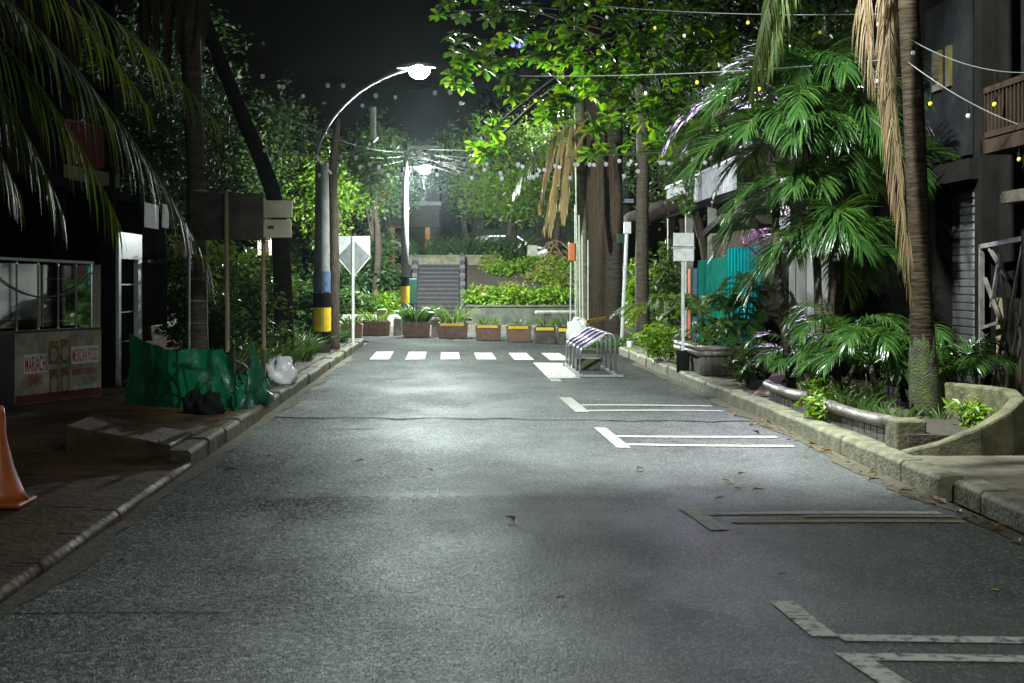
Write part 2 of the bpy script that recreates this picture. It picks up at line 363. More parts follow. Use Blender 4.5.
def add_leaves(mb, pos, size, tv=SMALL_V, tf=SMALL_FACES, up=(0,0,1), spread=.6, mi=0):
    n = len(pos)
    if n == 0: return
    fr = frames(n, up, spread); s = size * (0.65 + .7 * nrs.rand(n))
    V = np.einsum('nij,kj->nki', fr, tv) * s[:,None,None] + np.asarray(pos)[:,None,:]
    k = len(tv); base = len(mb.v)
    mb.v.extend(map(tuple, V.reshape(-1,3).tolist()))
    for i in range(n):
        o = base + i*k
        for q in tf: mb.f.append(tuple(o + a for a in q)); mb.m.append(mi)
def clumps(center, rad, n_clump, per, clump_r, shell=.45):
    """leaf positions in clumps spread through an uneven ellipsoid"""
    c = np.array(center); rad = np.array(rad)
    d = nrs.normal(size=(n_clump,3)); d /= np.linalg.norm(d,axis=1)[:,None]
    r = (shell + (1-shell)*nrs.rand(n_clump)) * (.8 + .35*nrs.rand(n_clump))
    cc = c + d*r[:,None]*rad
    p = np.repeat(cc, per, 0) + nrs.normal(size=(n_clump*per,3)) * clump_r * .55
    return p, cc
def rosettes(mb, centers, leaf, per=9):
    """whorls of big leaves at twig ends"""
    n = len(centers)
    V = []; 
    for c in centers:
        ax = Vector((rnd.gauss(0,.45), rnd.gauss(0,.45), 1)).normalized()
        a = ax.orthogonal().normalized(); b = ax.cross(a); ph0 = rnd.random()*6.3
        for i in range(per):
            ph = ph0 + i*2.4; el = rnd.uniform(-.25, .7)
            d = (a*math.cos(ph) + b*math.sin(ph))*math.cos(el) + ax*math.sin(el)
            u = (ax*math.cos(el) - (a*math.cos(ph)+b*math.sin(ph))*math.sin(el)); w = u.cross(d)
            s = leaf * rnd.uniform(.65, 1.2)
            base = len(mb.v)
            for t in LEAF_V:
                droop = -.25*t[0]*t[0]*s
                mb.v.append(tuple(Vector(c) + d*(t[0]*s) + w*(t[1]*s*1.05) + u*(t[2]*s) + Vector((0,0,droop))))
            for q in LEAF_FACES: mb.f.append(tuple(base+k for k in q)); mb.m.append(0)
def bez(p0, p1, p2, t): return p0*(1-t)**2 + p1*(2*t*(1-t)) + p2*t*t
def frond(mb, p0, p1, p2, n=34, ll=.5, lw=.035, droop=.35, start=.12, rr=.014, fwd=(62,25), lift=.25, mi=0, stem_mi=0, seg=3):
    p0, p1, p2 = Vector(p0), Vector(p1), Vector(p2)
    pts = [bez(p0,p1,p2,i/9) for i in range(10)]
    mb.tube(pts, [rr*(1-.85*i/9) for i in range(10)], 5, stem_mi)
    for i in range(n):
        t = start + (1-start)*(i+.5)/n
        P = bez(p0,p1,p2,t); T = (bez(p0,p1,p2,min(1,t+.02)) - bez(p0,p1,p2,max(0,t-.02))).normalized()
        side = T.cross(Vector((0,0,1)))
        if side.length < .15: side = T.cross(Vector((.3,1,0)))
        side.normalize(); N = side.cross(T).normalized()
        fa = R(fwd[0] + (fwd[1]-fwd[0])*t); prof = (math.sin(math.pi*min(1,(.13+.80*(t-start)/(1-start)))))**.55
        for sd in (-1, 1):
            L = ll*prof*rnd.uniform(.85,1.12); fa2 = fa + rnd.gauss(0,.09); lf = lift + rnd.gauss(0,.12)
            d = (T*math.cos(fa2) + (side*(sd*math.cos(lf)) + N*math.sin(lf))*math.sin(fa2)).normalized()
            wv = d.cross(N); 
            if wv.length < .1: wv = d.cross(side)
            wv.normalize(); wv = (wv + N*rnd.gauss(0,.25)).normalized()
            q = P.copy(); base = len(mb.v); dd = d.copy(); prev = None
            wp = (.45, 1., .7, .04) if seg == 3 else (.6, 1., .04)
            for k in range(seg+1):
                w = lw*wp[k]*.5*(.7+.3*prof)
                mb.v.append(tuple(q - wv*w)); mb.v.append(tuple(q + wv*w))
                dd = (dd + Vector((0,0,-droop*(.55+.5*k)*rnd.uniform(.7,1.3)/seg*2))).normalized()
                q = q + dd*(L/seg)
            for k in range(seg):
                o = base+2*k; mb.f.append((o,o+1,o+3,o+2)); mb.m.append(mi)
def palm_frond_pts(base, az, el, L, sag):
    h = Vector((math.cos(az), math.sin(az), 0))
    p1 = Vector(base) + (h*math.cos(el) + Vector((0,0,math.sin(el))))*(L*.55)
    p2 = p1 + h*(L*.42*max(.25,math.cos(sag))) + Vector((0,0,-L*.45*math.sin(sag)))
    return Vector(base), p1, p2
def grass(mb, center, n, h, w, spread, lean=.5, mi=0):
    for i in range(n):
        a = rnd.random()*6.283; r = spread*rnd.random()**.6
        p = Vector((center[0]+r*math.cos(a), center[1]+r*math.sin(a), center[2]))
        d = Vector((math.cos(a)*rnd.uniform(.1,lean), math.sin(a)*rnd.uniform(.1,lean), 1)).normalized()
        hh = h*rnd.uniform(.55,1.2); wv = d.cross(Vector((math.sin(a*3),math.cos(a*3),.2))).normalized()
        base = len(mb.v); q = p
        for k in range(4):
            ww = w*(.8,1,.7,.05)[k]*.5
            mb.v.append(tuple(q-wv*ww)); mb.v.append(tuple(q+wv*ww))
            d = (d + Vector((math.cos(a),math.sin(a),-.45))*(.28*k*rnd.uniform(.5,1.4))).normalized(); q = q + d*(hh/3)
        for k in range(3):
            o = base+2*k; mb.f.append((o,o+1,o+3,o+2)); mb.m.append(mi)

# ------------------------------------------------------------------ the ground and the road
g = MB(); g.add([(-300,-60,-.06),(300,-60,-.06),(300,500,-.06),(-300,500,-.06)], [(0,1,2,3)]); struct('ground', g, M['earth'])
KL, KR = -2.4, 3.8
def road_z(x, y):
    z = 0.012*(1-((x-.7)/3.1)**2)
    w = 1/(1+math.exp((x-1.6)*2.2))
    z += .022*math.exp(-((y-11.15-.10*x)/.20)**2)*(.30+.70*w)
    z += -.018*math.exp(-((y-10.5-.1*x)/.3)**2)*w
    z += .018*math.exp(-((y-17.4+.12*x)/.25)**2)
    z += .010*math.sin(y*.9+x*.6)*math.sin(x*1.3+.4)
    return z - .02
def sheet(x0, x1, y0, y1, nx, ny, zf, off=0):
    mb = MB(); vs_ = [(x0+(x1-x0)*i/nx, y0+(y1-y0)*j/ny, 0) for j in range(ny+1) for i in range(nx+1)]
    mb.v = [(x, y, zf(x, y)+off) for x, y, _ in vs_]
    for j in range(ny):
        for i in range(nx):
            a = j*(nx+1)+i; mb.f.append((a,a+1,a+nx+2,a+nx+1)); mb.m.append(0)
    return mb
struct('road', sheet(KL, KR, -6, 40, 24, 380, road_z), M['asphalt'], smooth=True)
g = MB(); g.add([(-40,40.0,-.02),(40,40.0,-.02),(40,49,-.02),(-40,49,-.02)], [(0,1,2,3)]); struct('cross_street', g, M['asphalt'])
# darker trench patch and tar seam
def strip(pts, off=.003, n=10):
    """a quad given by four ground corners laid on the road's own relief"""
    mb = MB(); a, b, c, d = [Vector((p[0], p[1], 0)) for p in pts]
    k = n
    for j in range(k+1):
        for i in range(k+1):
            u, v = i/k, j/k
            p = (a*(1-u)+b*u)*(1-v) + (d*(1-u)+c*u)*v
            mb.v.append((p.x, p.y, road_z(p.x, p.y)+off))
    for j in range(k):
        for i in range(k):
            q = j*(k+1)+i; mb.f.append((q,q+1,q+k+2,q+k+1)); mb.m.append(0)
    return mb
def merge(*mbs):
    o = MB()
    for m_ in mbs: 
        n = len(o.v); o.v += m_.v; o.f += [tuple(i+n for i in q) for q in m_.f]; o.m += m_.m
    return o
struct('asphalt_patch', merge(strip([(-2.38,11.6),(-1.55,11.6),(-1.6,17.2),(-2.38,17.2)]), strip([(-2.38,7.3),(-1.2,7.3),(-1.3,10.6),(-2.38,10.6)]),
    strip([(-2.3,16.2),(-1.0,16.35),(-.9,16.5),(-2.3,16.5)])), M['patch'], smooth=True)
mb = MB(); pts = []
for i in range(60):
    x = KL + (KR-KL)*i/59; pts.append((x, 17.35-.12*x + .05*math.sin(i*.7) + .03*rnd.gauss(0,1)))
for i, (x, y) in enumerate(pts):
    for s_ in (-.025, .025): mb.v.append((x, y+s_*rnd.uniform(.5,1.4), road_z(x,y)+.006))
for i in range(59): mb.f.append((2*i,2*i+2,2*i+3,2*i+1)); mb.m.append(0)
struct('tar_seam', mb, M['tar'])
mb = MB(); ng = 120; r8 = random.Random(3)
for i in range(ng+1):
    y = 5.5 + 24*i/ng; w = .10+.13*abs(math.sin(i*.37)*math.sin(i*.11+1))+r8.uniform(0,.05)
    for x in (KR-w, KR-.002): mb.v.append((x, y, road_z(x,y)+.006))
for i in range(ng): mb.f.append((2*i,2*i+1,2*i+3,2*i+2)); mb.m.append(0)
struct('gutter_grit', mb, mat('gutter_grit', (.15,.13,.09), (.05,.048,.04), rough=.9, scale=16, bump=1, bscale=60, detail=10, spec=.1))
mb = MB()
for i in range(ng+1):
    y = 6 + 26*i/ng; w = .08+.12*abs(math.sin(i*.31+1)*math.sin(i*.13))+r8.uniform(0,.05)
    for x in (KL+.002, KL+w): mb.v.append((x, y, road_z(x,y)+.008))
for i in range(ng): mb.f.append((2*i,2*i+1,2*i+3,2*i+2)); mb.m.append(0)
struct('gutter_grit', mb, bpy.data.materials['gutter_grit'])
# parking bay lines and crossing
mk = [strip([(1.70,6.78),(1.83,6.78),(1.79,7.52),(1.66,7.52)],.008), strip([(1.83,6.70),(3.5,6.70),(3.5,6.82),(1.83,6.82)],.008),
      strip([(1.83,5.7),(1.96,5.7),(1.86,6.48),(1.73,6.48)],.008), strip([(1.86,6.36),(3.6,6.36),(3.6,6.48),(1.86,6.48)],.008)]
struct('parking_line', merge(*mk), M['paint'])
mk = [strip([(1.74,9.7),(1.87,9.7),(1.82,10.7),(1.68,10.7)],.008), strip([(1.84,10.33),(3.55,10.33),(3.55,10.46),(1.84,10.46)],.008),
      strip([(1.64,14.4),(1.78,14.4),(1.74,16.4),(1.60,16.4)],.008), strip([(1.76,15.4),(3.5,15.4),(3.5,15.56),(1.76,15.56)],.008), strip([(1.78,14.62),(3.5,14.62),(3.5,14.78),(1.78,14.78)],.008),
      strip([(1.56,18.4),(1.74,18.4),(1.68,20.6),(1.50,20.6)],.008), strip([(1.72,19.3),(3.5,19.3),(3.5,19.5),(1.72,19.5)],.008), strip([(1.74,18.5),(3.5,18.5),(3.5,18.68),(1.74,18.68)],.008),
      strip([(1.62,23.9),(1.8,23.9),(1.8,24.6),(1.62,24.6)],.008)]
struct('worn_parking_line', merge(*mk), M['worn'])
struct('rusty_parking_line', merge(strip([(1.95,9.98),(3.6,9.98),(3.6,10.08),(1.95,10.08)],.008), strip([(2.5,10.2),(3.6,10.2),(3.6,10.28),(2.5,10.28)],.009)), M['brownline'])
mk = [strip([(1.62,24.7),(2.18,24.7),(2.2,29.2),(1.6,29.2)],.008)]
for i, x in enumerate((-1.64,-.86,-.10,.68,1.48,2.24)):
    y0 = 30.8 - .12*i; w = .21; mk.append(strip([(x-w,y0),(x+w,y0),(x+w-.02,y0+3.0),(x-w-.02,y0+3.0)],.008,4))
struct('crosswalk', merge(*mk), M['paint'])
# kerbs
def kerb(name, x0, x1, y0, y1, z, m, wob=.012):
    mb = MB(); y = y0
    while y < y1:
        L = .95; j = rnd.uniform(-wob, wob); k = rnd.uniform(-wob, wob); c = .03
        a, b = x0+j, x1+j; zz = z+k
        prof = [(a,-.05),(b,-.05),(b,zz-c*(1 if x0<0 else 0)),(b-c*(1 if x0<0 else 0),zz),(a+c*(0 if x0<0 else 1),zz),(a,zz-c*(0 if x0<0 else 1))]
        ye = min(y+L-.015, y1)
        mb.add([(p[0],y,p[1]) for p in prof]+[(p[0],ye,p[1]) for p in prof], [tuple(range(6)), tuple(range(6,12))[::-1]]+[(i,i+6,(i+1)%6+6,(i+1)%6) for i in range(6)])
        y += L
    o_ = struct(name, mb, m, bevel=.012)
kerb('kerb_left', KL-.2, KL, 13.0, 37.5, .15, M['kerb_l'], .015)
kerb('kerb_left_low', KL-.2, KL, -5, 12.99, .050, M['pave'], .008)
kerb('kerb_right', KR, KR+.2, 11.2, 33, .16, M['kerb'])
kerb('kerb_right_near', KR+.12, KR+.34, 3, 11.15, .13, M['kerb'])
def bumpy(z, a=.012): return lambda x, y: z + a*math.sin(x*2.1+y*.7) + a*math.sin(y*1.9-x*1.1) + rnd.gauss(0, a*.25)
def lp(x, y):
    z = .045 + .01*math.sin(x*2.1+y*.7) + rnd.gauss(0,.002)
    if y > 13: z = max(z, .12)
    return z
struct('pavement_left', sheet(-14, KL-.19, -6, 38, 60, 150, lp), M['pave'], smooth=True)
def rp_(x, y):
    z = .135 + .008*math.sin(x*3+y) + rnd.gauss(0,.002)
    if y < 11.2: z -= .02
    return z
struct('pavement_right', sheet(KR+.19, 14, -6, 38, 60, 150, rp_), M['pave_r'], smooth=True)
# expansion joints / cracks in the left pavement are dark thin gaps
mb = MB()
for y in (8.4, 10.1, 11.6):
    pts = [(-2.6 - i*.35, y + .05*rnd.gauss(0,1)) for i in range(14)]
    for i, p in enumerate(pts):
        for s_ in (-.012,.012): mb.v.append((p[0],p[1]+s_, .1))
    n0 = len(mb.v)-2*len(pts)
    for i in range(len(pts)-1): mb.f.append((n0+2*i,n0+2*i+1,n0+2*i+3,n0+2*i+2)); mb.m.append(0)
struct('pavement_joint', mb, M['tar'])

# far bank, stairs, upper street
UP = 2.32
def bank(x, y):
    t = max(0, min(1, (y-50.3)/5.5)); t = t*t*(3-2*t)
    return .3*t**.3*0 + (.72 if x > .3 else .05)*(1-t) + (UP-.02)*t + .05*math.sin(x*1.7)*math.sin(y*1.3)
struct('bank_right', sheet(.45, 45, 50.35, 60, 60, 24, bank), M['soil'], smooth=True)
struct('bank_left', sheet(-45, -1.7, 49.4, 60, 60, 24, bank), M['soil'], smooth=True)
g = MB(); g.box(-60,60,58,140,2.0,UP); struct('upper_street', g, M['asphalt'])
g = MB(); g.box(-40,40,48.6,50.3,-.05,.12); struct('far_pavement', g, M['pave_r'])
st = thing('staircase', 'flight of dark stone steps climbing the bank between low side walls', 'stairs', (-.62,51.4,.1))
NS = 14; x0, x1 = -1.40, .16
tr = MB(); rs = MB()
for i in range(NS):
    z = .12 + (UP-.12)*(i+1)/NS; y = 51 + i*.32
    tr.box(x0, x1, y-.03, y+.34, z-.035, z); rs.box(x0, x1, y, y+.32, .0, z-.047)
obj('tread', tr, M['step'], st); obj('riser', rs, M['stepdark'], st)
for sx in (-1.62, .18):
    b = MB()
    for i in range(0, NS, 2):
        z = .12 + (UP-.12)*(i+2)/NS; y = 51+i*.32
        b.box(sx, sx+.2, y-.05, y+.64, 0, z+.28)
        b.ball((sx+.1, y+.1, z+.34), .11, seg=8)
    obj('side_wall', b, M['step'], st)
b = MB(); b.box(-1.8, 1.0, 55.6, 55.9, UP-.2, UP+.28); b.box(-1.9,1.1,55.55,55.95,UP+.28,UP+.36)
# landing parapet to the right of the stairs head
tag(obj('parapet', b, M['mossconc'], bevel=.02), 'beige concrete parapet beam across the head of the steps', 'wall')
b = MB(); b.box(.4, 9.5, 50.0, 50.3, -.02, .74); b.box(.36,9.5,49.96,50.34,.74,.82)
tag(obj('retaining_wall', b, M['darkconc'], bevel=.02), 'low grey retaining wall holding the bright green hedge bed', 'wall')
b = MB(); b.box(-12, -1.75, 49.1, 49.35, -.02, .5)
tag(obj('verge_wall', b, M['concrete'], bevel=.02), 'low concrete edging wall of the bank left of the steps', 'wall')
print('setting done')

# ------------------------------------------------------------------ buildings
def text_mb(s, origin, ux, uz, w, h, off, n):
    cu = bpy.data.curves.new('t', 'FONT'); cu.body = s; cu.extrude = 0; cu.offset = .012
    to = bpy.data.objects.new('t', cu); COL.objects.link(to)
    dg = bpy.context.evaluated_depsgraph_get(); me = bpy.data.meshes.new_from_object(to.evaluated_get(dg))
    V = np.array([v.co[:] for v in me.vertices]); P = [tuple(p.vertices) for p in me.polygons]
    bpy.data.objects.remove(to); bpy.data.curves.remove(cu); bpy.data.meshes.remove(me)
    lo, hi = V.min(0), V.max(0); V = (V-lo)/(np.maximum(hi-lo,1e-6)); mb = MB()
    o = Vector(origin); ux = Vector(ux); uz = Vector(uz); n = Vector(n)
    mb.add([o + ux*(p[0]*w) + uz*(p[1]*h) + n*off for p in V], P); return mb

# left restaurant
rb = thing('restaurant_building', 'dark restaurant front with red slatted balcony behind the glass terrace', 'building', (-7, 20, .08))
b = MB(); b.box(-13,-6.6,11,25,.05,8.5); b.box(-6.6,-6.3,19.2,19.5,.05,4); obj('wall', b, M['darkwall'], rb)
b = MB(); b.box(-6.6,-5.25,14,24.6,2.95,3.08); b.box(-6.58,-5.45,16,23.3,4.6,4.75); b.box(-6.58,-5.5,14,23.3,6.6,6.8); obj('floor_slab', b, M['black'], rb)
for (cx_, cy_) in ((-5.55,19.9),(-5.12,21.0),(-5.75,17.0)):
    b = MB(); b.box(cx_-.09,cx_+.09,cy_-.09,cy_+.09,.08,8.2); obj('column', b, M['black'], rb)
bal = MB(); bal.bar((-5.52,19.85,3.22),(-5.06,21.2,3.17),.14,.2); bo = obj('balcony', bal, M['wood'], rb)
sl = MB()
for i in range(15):
    t = i/14; p = Vector((-5.52,19.9,0)).lerp(Vector((-5.08,21.15,0)), t); sl.box(p.x-.02,p.x+.02,p.y-.03,p.y+.03,3.34,3.93+.02*math.sin(i*2.2))
sl.bar((-5.52,19.9,3.95),(-5.08,21.15,3.93),.05,.05); obj('slat_parapet', sl, M['redslat'], bo)
fr = MB(); fr.box(-5.12,-5.0,21.15,21.3,.1,2.42); fr.box(-5.12,-5.0,22.45,22.72,.1,2.42); fr.box(-5.12,-5.001,21.3,22.45,2.02,2.42)
d = MB(); d.box(-5.16,-5.07,21.3,22.45,.1,2.02); do = obj('door', d, M['black'], rb)
obj('door_frame', fr, M['whitemetal'], do)
d = MB()
for z in (.75,1.2,1.62): d.box(-5.065,-5.05,21.33,22.42,z,z+.018)
obj('door_bar', d, M['metal'], do)
b = MB(); b.box(-6.6,-5.0,22.75,24.6,2.05,2.9); b.box(-5.1,-4.98,22.75,24.6,.95,1.92); b.box(-5.12,-4.92,22.73,24.65,1.93,1.98,0); obj('counter_shutter', b, M['darkwall'], rb)
b = MB(); b.box(-5.06,-4.98,22.8,23.9,2.55,2.95); obj('sign_panel', b, M['darkconc'], rb)
b = MB(); b.box(-5.06,-4.98,24.2,24.75,2.6,3.0); obj('sign_panel', b, M['darkconc'], rb)
b = MB(); b.box(-6.6,-6.52,16.2,18.9,.1,2.6); obj('window_wall', b, M['brownwall'], rb)
b = MB()
for y in (16.2,17.1,18.0,18.85): b.box(-6.51,-6.45,y,y+.06,.1,2.6)
b.box(-6.51,-6.45,16.2,18.9,2.55,2.66); obj('window_frame', b, M['black'], rb)

A = Vector((-4.8,19.3,0)); dv = Vector((-1.6,-3.6,0)).normalized(); nv = Vector((-dv.y, dv.x, 0)); 
if nv.y > 0: nv = -nv
def wp(u, z, off=0): return A + dv*u + nv*off + Vector((0,0,z))
def u_of(px):
    k = (px-CX)/F; return (k*A.y - A.x)/(dv.x - k*dv.y)
def z_of(px, py): 
    u = u_of(px); return H-(py-CY)/F*(A.y+dv.y*u)
lw = thing('low_wall', 'low terrace wall faced with a faded restaurant banner', 'wall', wp(1.8,.08,-.1))
b = MB(); b.add([wp(0,.05,-.2),wp(4.2,.05,-.2),wp(4.2,.05,0),wp(0,.05,0),wp(0,1.06,-.2),wp(4.2,1.06,-.2),wp(4.2,1.06,0),wp(0,1.06,0)],
    [(0,3,2,1),(4,5,6,7),(0,1,5,4),(1,2,6,5),(2,3,7,6),(3,0,4,7)]); obj('wall', b, M['mossconc'], lw)
def panel(u0,u1,z0,z1,off,th=.006):
    b = MB(); b.add([wp(u0,z0,off-th),wp(u1,z0,off-th),wp(u1,z0,off),wp(u0,z0,off),wp(u0,z1,off-th),wp(u1,z1,off-th),wp(u1,z1,off),wp(u0,z1,off)],
    [(0,3,2,1),(4,5,6,7),(0,1,5,4),(1,2,6,5),(2,3,7,6),(3,0,4,7)]); return b
bn = obj('banner', panel(.02,1.72,.14,1.03,.012), M['bannerbg'], lw)
obj('dark_banner', panel(1.74,3.9,.14,1.03,.012), M['bannerdark'], lw, label='dark striped banner on the near end of the wall')
obj('border', panel(.03,1.71,.145,.25,.0145,.002), M['redslat'], bn)
def wtext(s, px0, px1, pyt, pyb, m):
    u0, u1 = u_of(px0), u_of(px1); pm = (px0+px1)/2
    z1, z0 = z_of(pm,pyt), z_of(pm,pyb)
    obj('lettering', text_mb(s, wp(u0,z0), -dv, (0,0,1), abs(u0-u1), z1-z0, .0165, nv), m, bn)
obj('panel', panel(u_of(97.5),u_of(70.5),z_of(84,363),z_of(84,346),.0145,.002), M['white'], bn)
obj('panel', panel(u_of(46.5),u_of(23),z_of(35,373),z_of(35,354),.0145,.002), M['white'], bn)
wtext('MEXICAN FOOD', 71.5,96.5,348,361, M['red']); wtext('BURRITOS DE RES', 71.5,96,368,374, M['red']); wtext('que buena vida', 73,95.5,383,390, M['white'])
wtext('MARIACHI', 24,46,356,371.5, M['red']); wtext('EN VIVO', 28.5,41,375,385, M['red'])
for (p0,p1,y0,y1) in ((48,57.5,341,364),(59.5,68.5,339,363),(48.5,57.5,369,395),(59.5,68.5,367,394)):
    f_ = obj('food_photo', panel(u_of(p1),u_of(p0),z_of((p0+p1)/2,y1),z_of((p0+p1)/2,y0),.0145,.002), M['food'], bn)
    pm = (p0+p1)/2; c = MB(); um = u_of(pm); zm = z_of(pm,(y0+y1)/2); hw = abs(u_of(p0)-u_of(p1))*.36; hh = (z_of(pm,y0)-z_of(pm,y1))*.3
    c.add([wp(um+hw*math.cos(a*.3927),zm+hh*math.sin(a*.3927)-.03,.016) for a in range(16)],[tuple(range(16))]); obj('plate', c, M['plate'], f_)
gr = thing('glass_railing', 'glazed terrace railing with slim steel posts on top of the bannered wall', 'railing', wp(1.8,1.06,-.1))
us = [u_of(p) for p in (95.5,80.5,62.5,42.5,21,-3)] + [2.75,3.4]
zt = lambda u: 1.93 + .02*u
b = MB(); b.bar(wp(us[0]-.03,zt(us[0]),-.08), wp(us[-1],zt(us[-1]),-.08), .06, .035); obj('top_rail', b, M['whitemetal'], gr)
for u in us:
    b = MB(); b.bar(wp(u,1.06,-.08), wp(u,zt(u),-.08), .03); obj('post', b, M['metal'], gr)
for u0, u1 in zip(us[:-1], us[1:]):
    b = panel(u0+.02,u1-.02,1.10,zt(u0)-.05,-.07,.008); obj('glass_pane', b, M['glass'], gr)
b = MB(); pts = [wp(us[0]+(us[5]-us[0])*i/14, 1.80-.32*math.sin(math.pi*i/14)**.8, -.045) for i in range(15)]; b.tube(pts, .009, 5)
tag(obj('cable', b, M['palecable']), 'loose pale cable sagging across the terrace glass', 'cable')

# right building: its unlit look is put into the dark material colours
sb = thing('shop_building', 'dark shop building with grey roller shutter and small balcony', 'building', (8,15,.12))
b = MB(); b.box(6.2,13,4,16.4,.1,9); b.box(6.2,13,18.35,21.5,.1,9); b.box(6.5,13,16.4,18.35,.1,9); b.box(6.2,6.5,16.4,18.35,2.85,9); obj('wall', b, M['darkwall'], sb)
b = MB(); b.box(6.0,6.3,16.2,16.42,.12,8); obj('pillar', b, M['darkwall'], sb); b = MB(); b.box(5.95,6.3,14.75,14.95,.12,8); obj('pillar', b, M['black'], sb)
b = MB()
for i in range(27): b.box(6.40+.0*i,6.44,16.44,18.3,.12+i*.1,.12+i*.1+.085); 
for i in range(27): b.box(6.41,6.425,16.44,18.3,.205+i*.1,.22+i*.1)
obj('roller_shutter', b, M['shutter'], sb, bevel=.012)
b = MB(); b.box(5.9,6.25,16.3,18.6,2.86,3.1); obj('lintel', b, M['darkwall'], sb)
b = MB(); b.box(5.45,6.2,12.6,14.75,3.0,3.14); bo = obj('balcony', b, M['brownwall'], sb)
b = MB(); b.box(5.46,5.54,12.6,14.7,3.16,3.22); b.box(5.46,5.52,12.6,14.7,3.62,3.68)
for i in range(22): b.box(5.47,5.51,12.62+i*.098,12.65+i*.098,3.2,3.63)
obj('balustrade', b, M['brownwall'], bo)
b = MB(); b.box(5.7,6.2,11.5,14.9,2.5,2.62); obj('canopy', b, M['darkwood'], sb)
# upper window with a yellow panel
wn_ = MB(); wn_.box(6.14,6.19,17.0,18.6,3.2,5.2); wo = obj('window', wn_, M['shopwin'], sb)
b = MB(); b.box(6.10,6.139,17.9,18.2,4.1,4.6); b.box(6.10,6.139,17.55,17.7,4.1,4.6); obj('pane', b, M['shadeyellow'], wo)
# angular metal gate
gt = thing('metal_gate', 'metal gate of crooked welded branches beside the dark pillar', 'gate', (5.98,15.4,.12))
b = MB()
def gp(u, z): return Vector((5.98, 16.15-u, z))
b.bar(gp(0,.15),gp(0,2.1),.05); b.bar(gp(0,2.08),gp(2.6,2.2),.05); b.bar(gp(0,.2),gp(2.6,.2),.05); b.bar(gp(2.6,.15),gp(2.6,2.2),.05)
obj('gate_frame', b, M['gatesteel'], gt)
b = MB()
for p in ((.25,2.05,.75,1.72),(.1,1.72,.9,.9),(.55,2.0,.3,1.4),(.75,1.15,1.2,2.1),(0,1.15,.8,1.28),(.8,1.28,.55,.25),(.9,.9,1.3,1.6),(.55,2.0,.72,1.28),(1.2,2.1,1.9,1.0),(1.3,1.6,2.2,2.1),(1.0,1.35,1.6,.25),(1.9,1.0,1.4,.25),(1.9,1.0,2.55,1.6),(.2,.25,.72,1.25)):
    b.bar(gp(p[0],p[1]),gp(p[2],p[3]),.035)
obj('branch_lattice', b, M['gatesteel'], gt)
b = MB(); b.box(6.05,6.1,13.6,15.9,.15,1.5); tag(obj('plywood_board', b, M['wood']), 'brown board standing behind the crooked metal gate', 'board')

# grey shutter wall between the shop and the teal hoarding
gs = thing('metal_shed', 'grey metal panelled front between teal hoarding and big palm', 'building', (7,22.6,.12))
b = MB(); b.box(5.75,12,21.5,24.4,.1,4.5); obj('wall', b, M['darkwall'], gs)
for i in range(4):
    b = MB(); b.box(5.66,5.74,21.55+i*.7,22.2+i*.7,.85,2.4); obj('panel', b, M['greywall'], gs, bevel=.01)
b = MB(); b.box(5.6,5.75,21.5,24.4,.1,.83); obj('plinth', b, M['mossconc'], gs)
# teal hoarding
th = thing('hoarding', 'teal and green site hoarding on the right pavement', 'fence', (5.7,28,.12))
b = MB(); b.box(5.22,5.28,24.5,27.2,.14,2.3)
for i in range(9): b.box(5.20,5.22,24.55+i*.3,24.6+i*.3,.14,2.3)
obj('teal_panel', b, M['teal'], th)
b = MB(); b.add([(5.25,27.22,.14),(5.31,27.22,.14),(6.3,36.5,.14),(6.24,36.5,.14),(5.25,27.22,2.15),(5.31,27.22,2.15),(6.3,36.5,2.2),(6.24,36.5,2.2)], [(0,3,2,1),(4,5,6,7),(0,1,5,4),(1,2,6,5),(2,3,7,6),(3,0,4,7)])
obj('mesh_panel', b, M['tealdull'], th)
for y in (29.3,31.6,33.9): 
    x = 5.2+(y-27.2)*.107; b = MB(); b.box(x+.08,x+.14,y-.03,y+.03,.14,2.1); obj('post', b, M['darkwood'], th)
for i, (nm, y) in enumerate((('red',37.4),('yellow',38.0),('red',38.5),('poster',36.8))):
    x = 6.15+(y-36.5)*.1; b = MB(); b.box(x,x+.05,y-.24,y+.24,.14,2.0); obj('painted_board', b, M[nm] if nm != 'yellow' else M['leaf_bright'], th, label={'red':'red painted board','yellow':'yellow green painted board','poster':'blue painted board'}[nm])
# house behind the hoarding: dark, with balcony and lit lavender window
hb = thing('house', 'dark house with pale balcony rail behind the teal hoarding', 'building', (9,34,.1))
b = MB(); b.box(8.2,16,25,46,.1,7.5); obj('wall', b, M['brownwall'], hb)
b = MB(); b.box(6.5,8.2,33,44,3.6,3.8); bo = obj('balcony', b, M['darkwall'], hb)
b = MB(); b.box(6.5,6.58,33,44,4.5,4.58)
for i in range(46): b.box(6.52,6.56,33.1+i*.235,33.17+i*.235,3.8,4.5)
obj('balustrade', b, M['lavwall'], bo)
for y in (33.2,36.8,40.4,43.8): b = MB(); b.box(6.55,6.75,y-.1,y+.1,.1,3.6); obj('pillar', b, M['concrete'], hb)
b = MB(); b.box(5.6,8.2,25.0,31,5.2,5.35); obj('eave', b, M['darkwood'], hb)
b = MB(); b.box(5.9,5.98,24.6,26.0,2.2,3.0); tag(obj('wall_panel', b, M['lavwall']), 'pale lavender panel rising behind the teal hoarding', 'panel')
b = MB(); b.bar((5.7,25.0,2.52),(6.0,25.9,2.62),.04,.12); tag(obj('yellow_plate', b, M['yellow']), 'slanted yellow plate above the teal hoarding', 'sign')
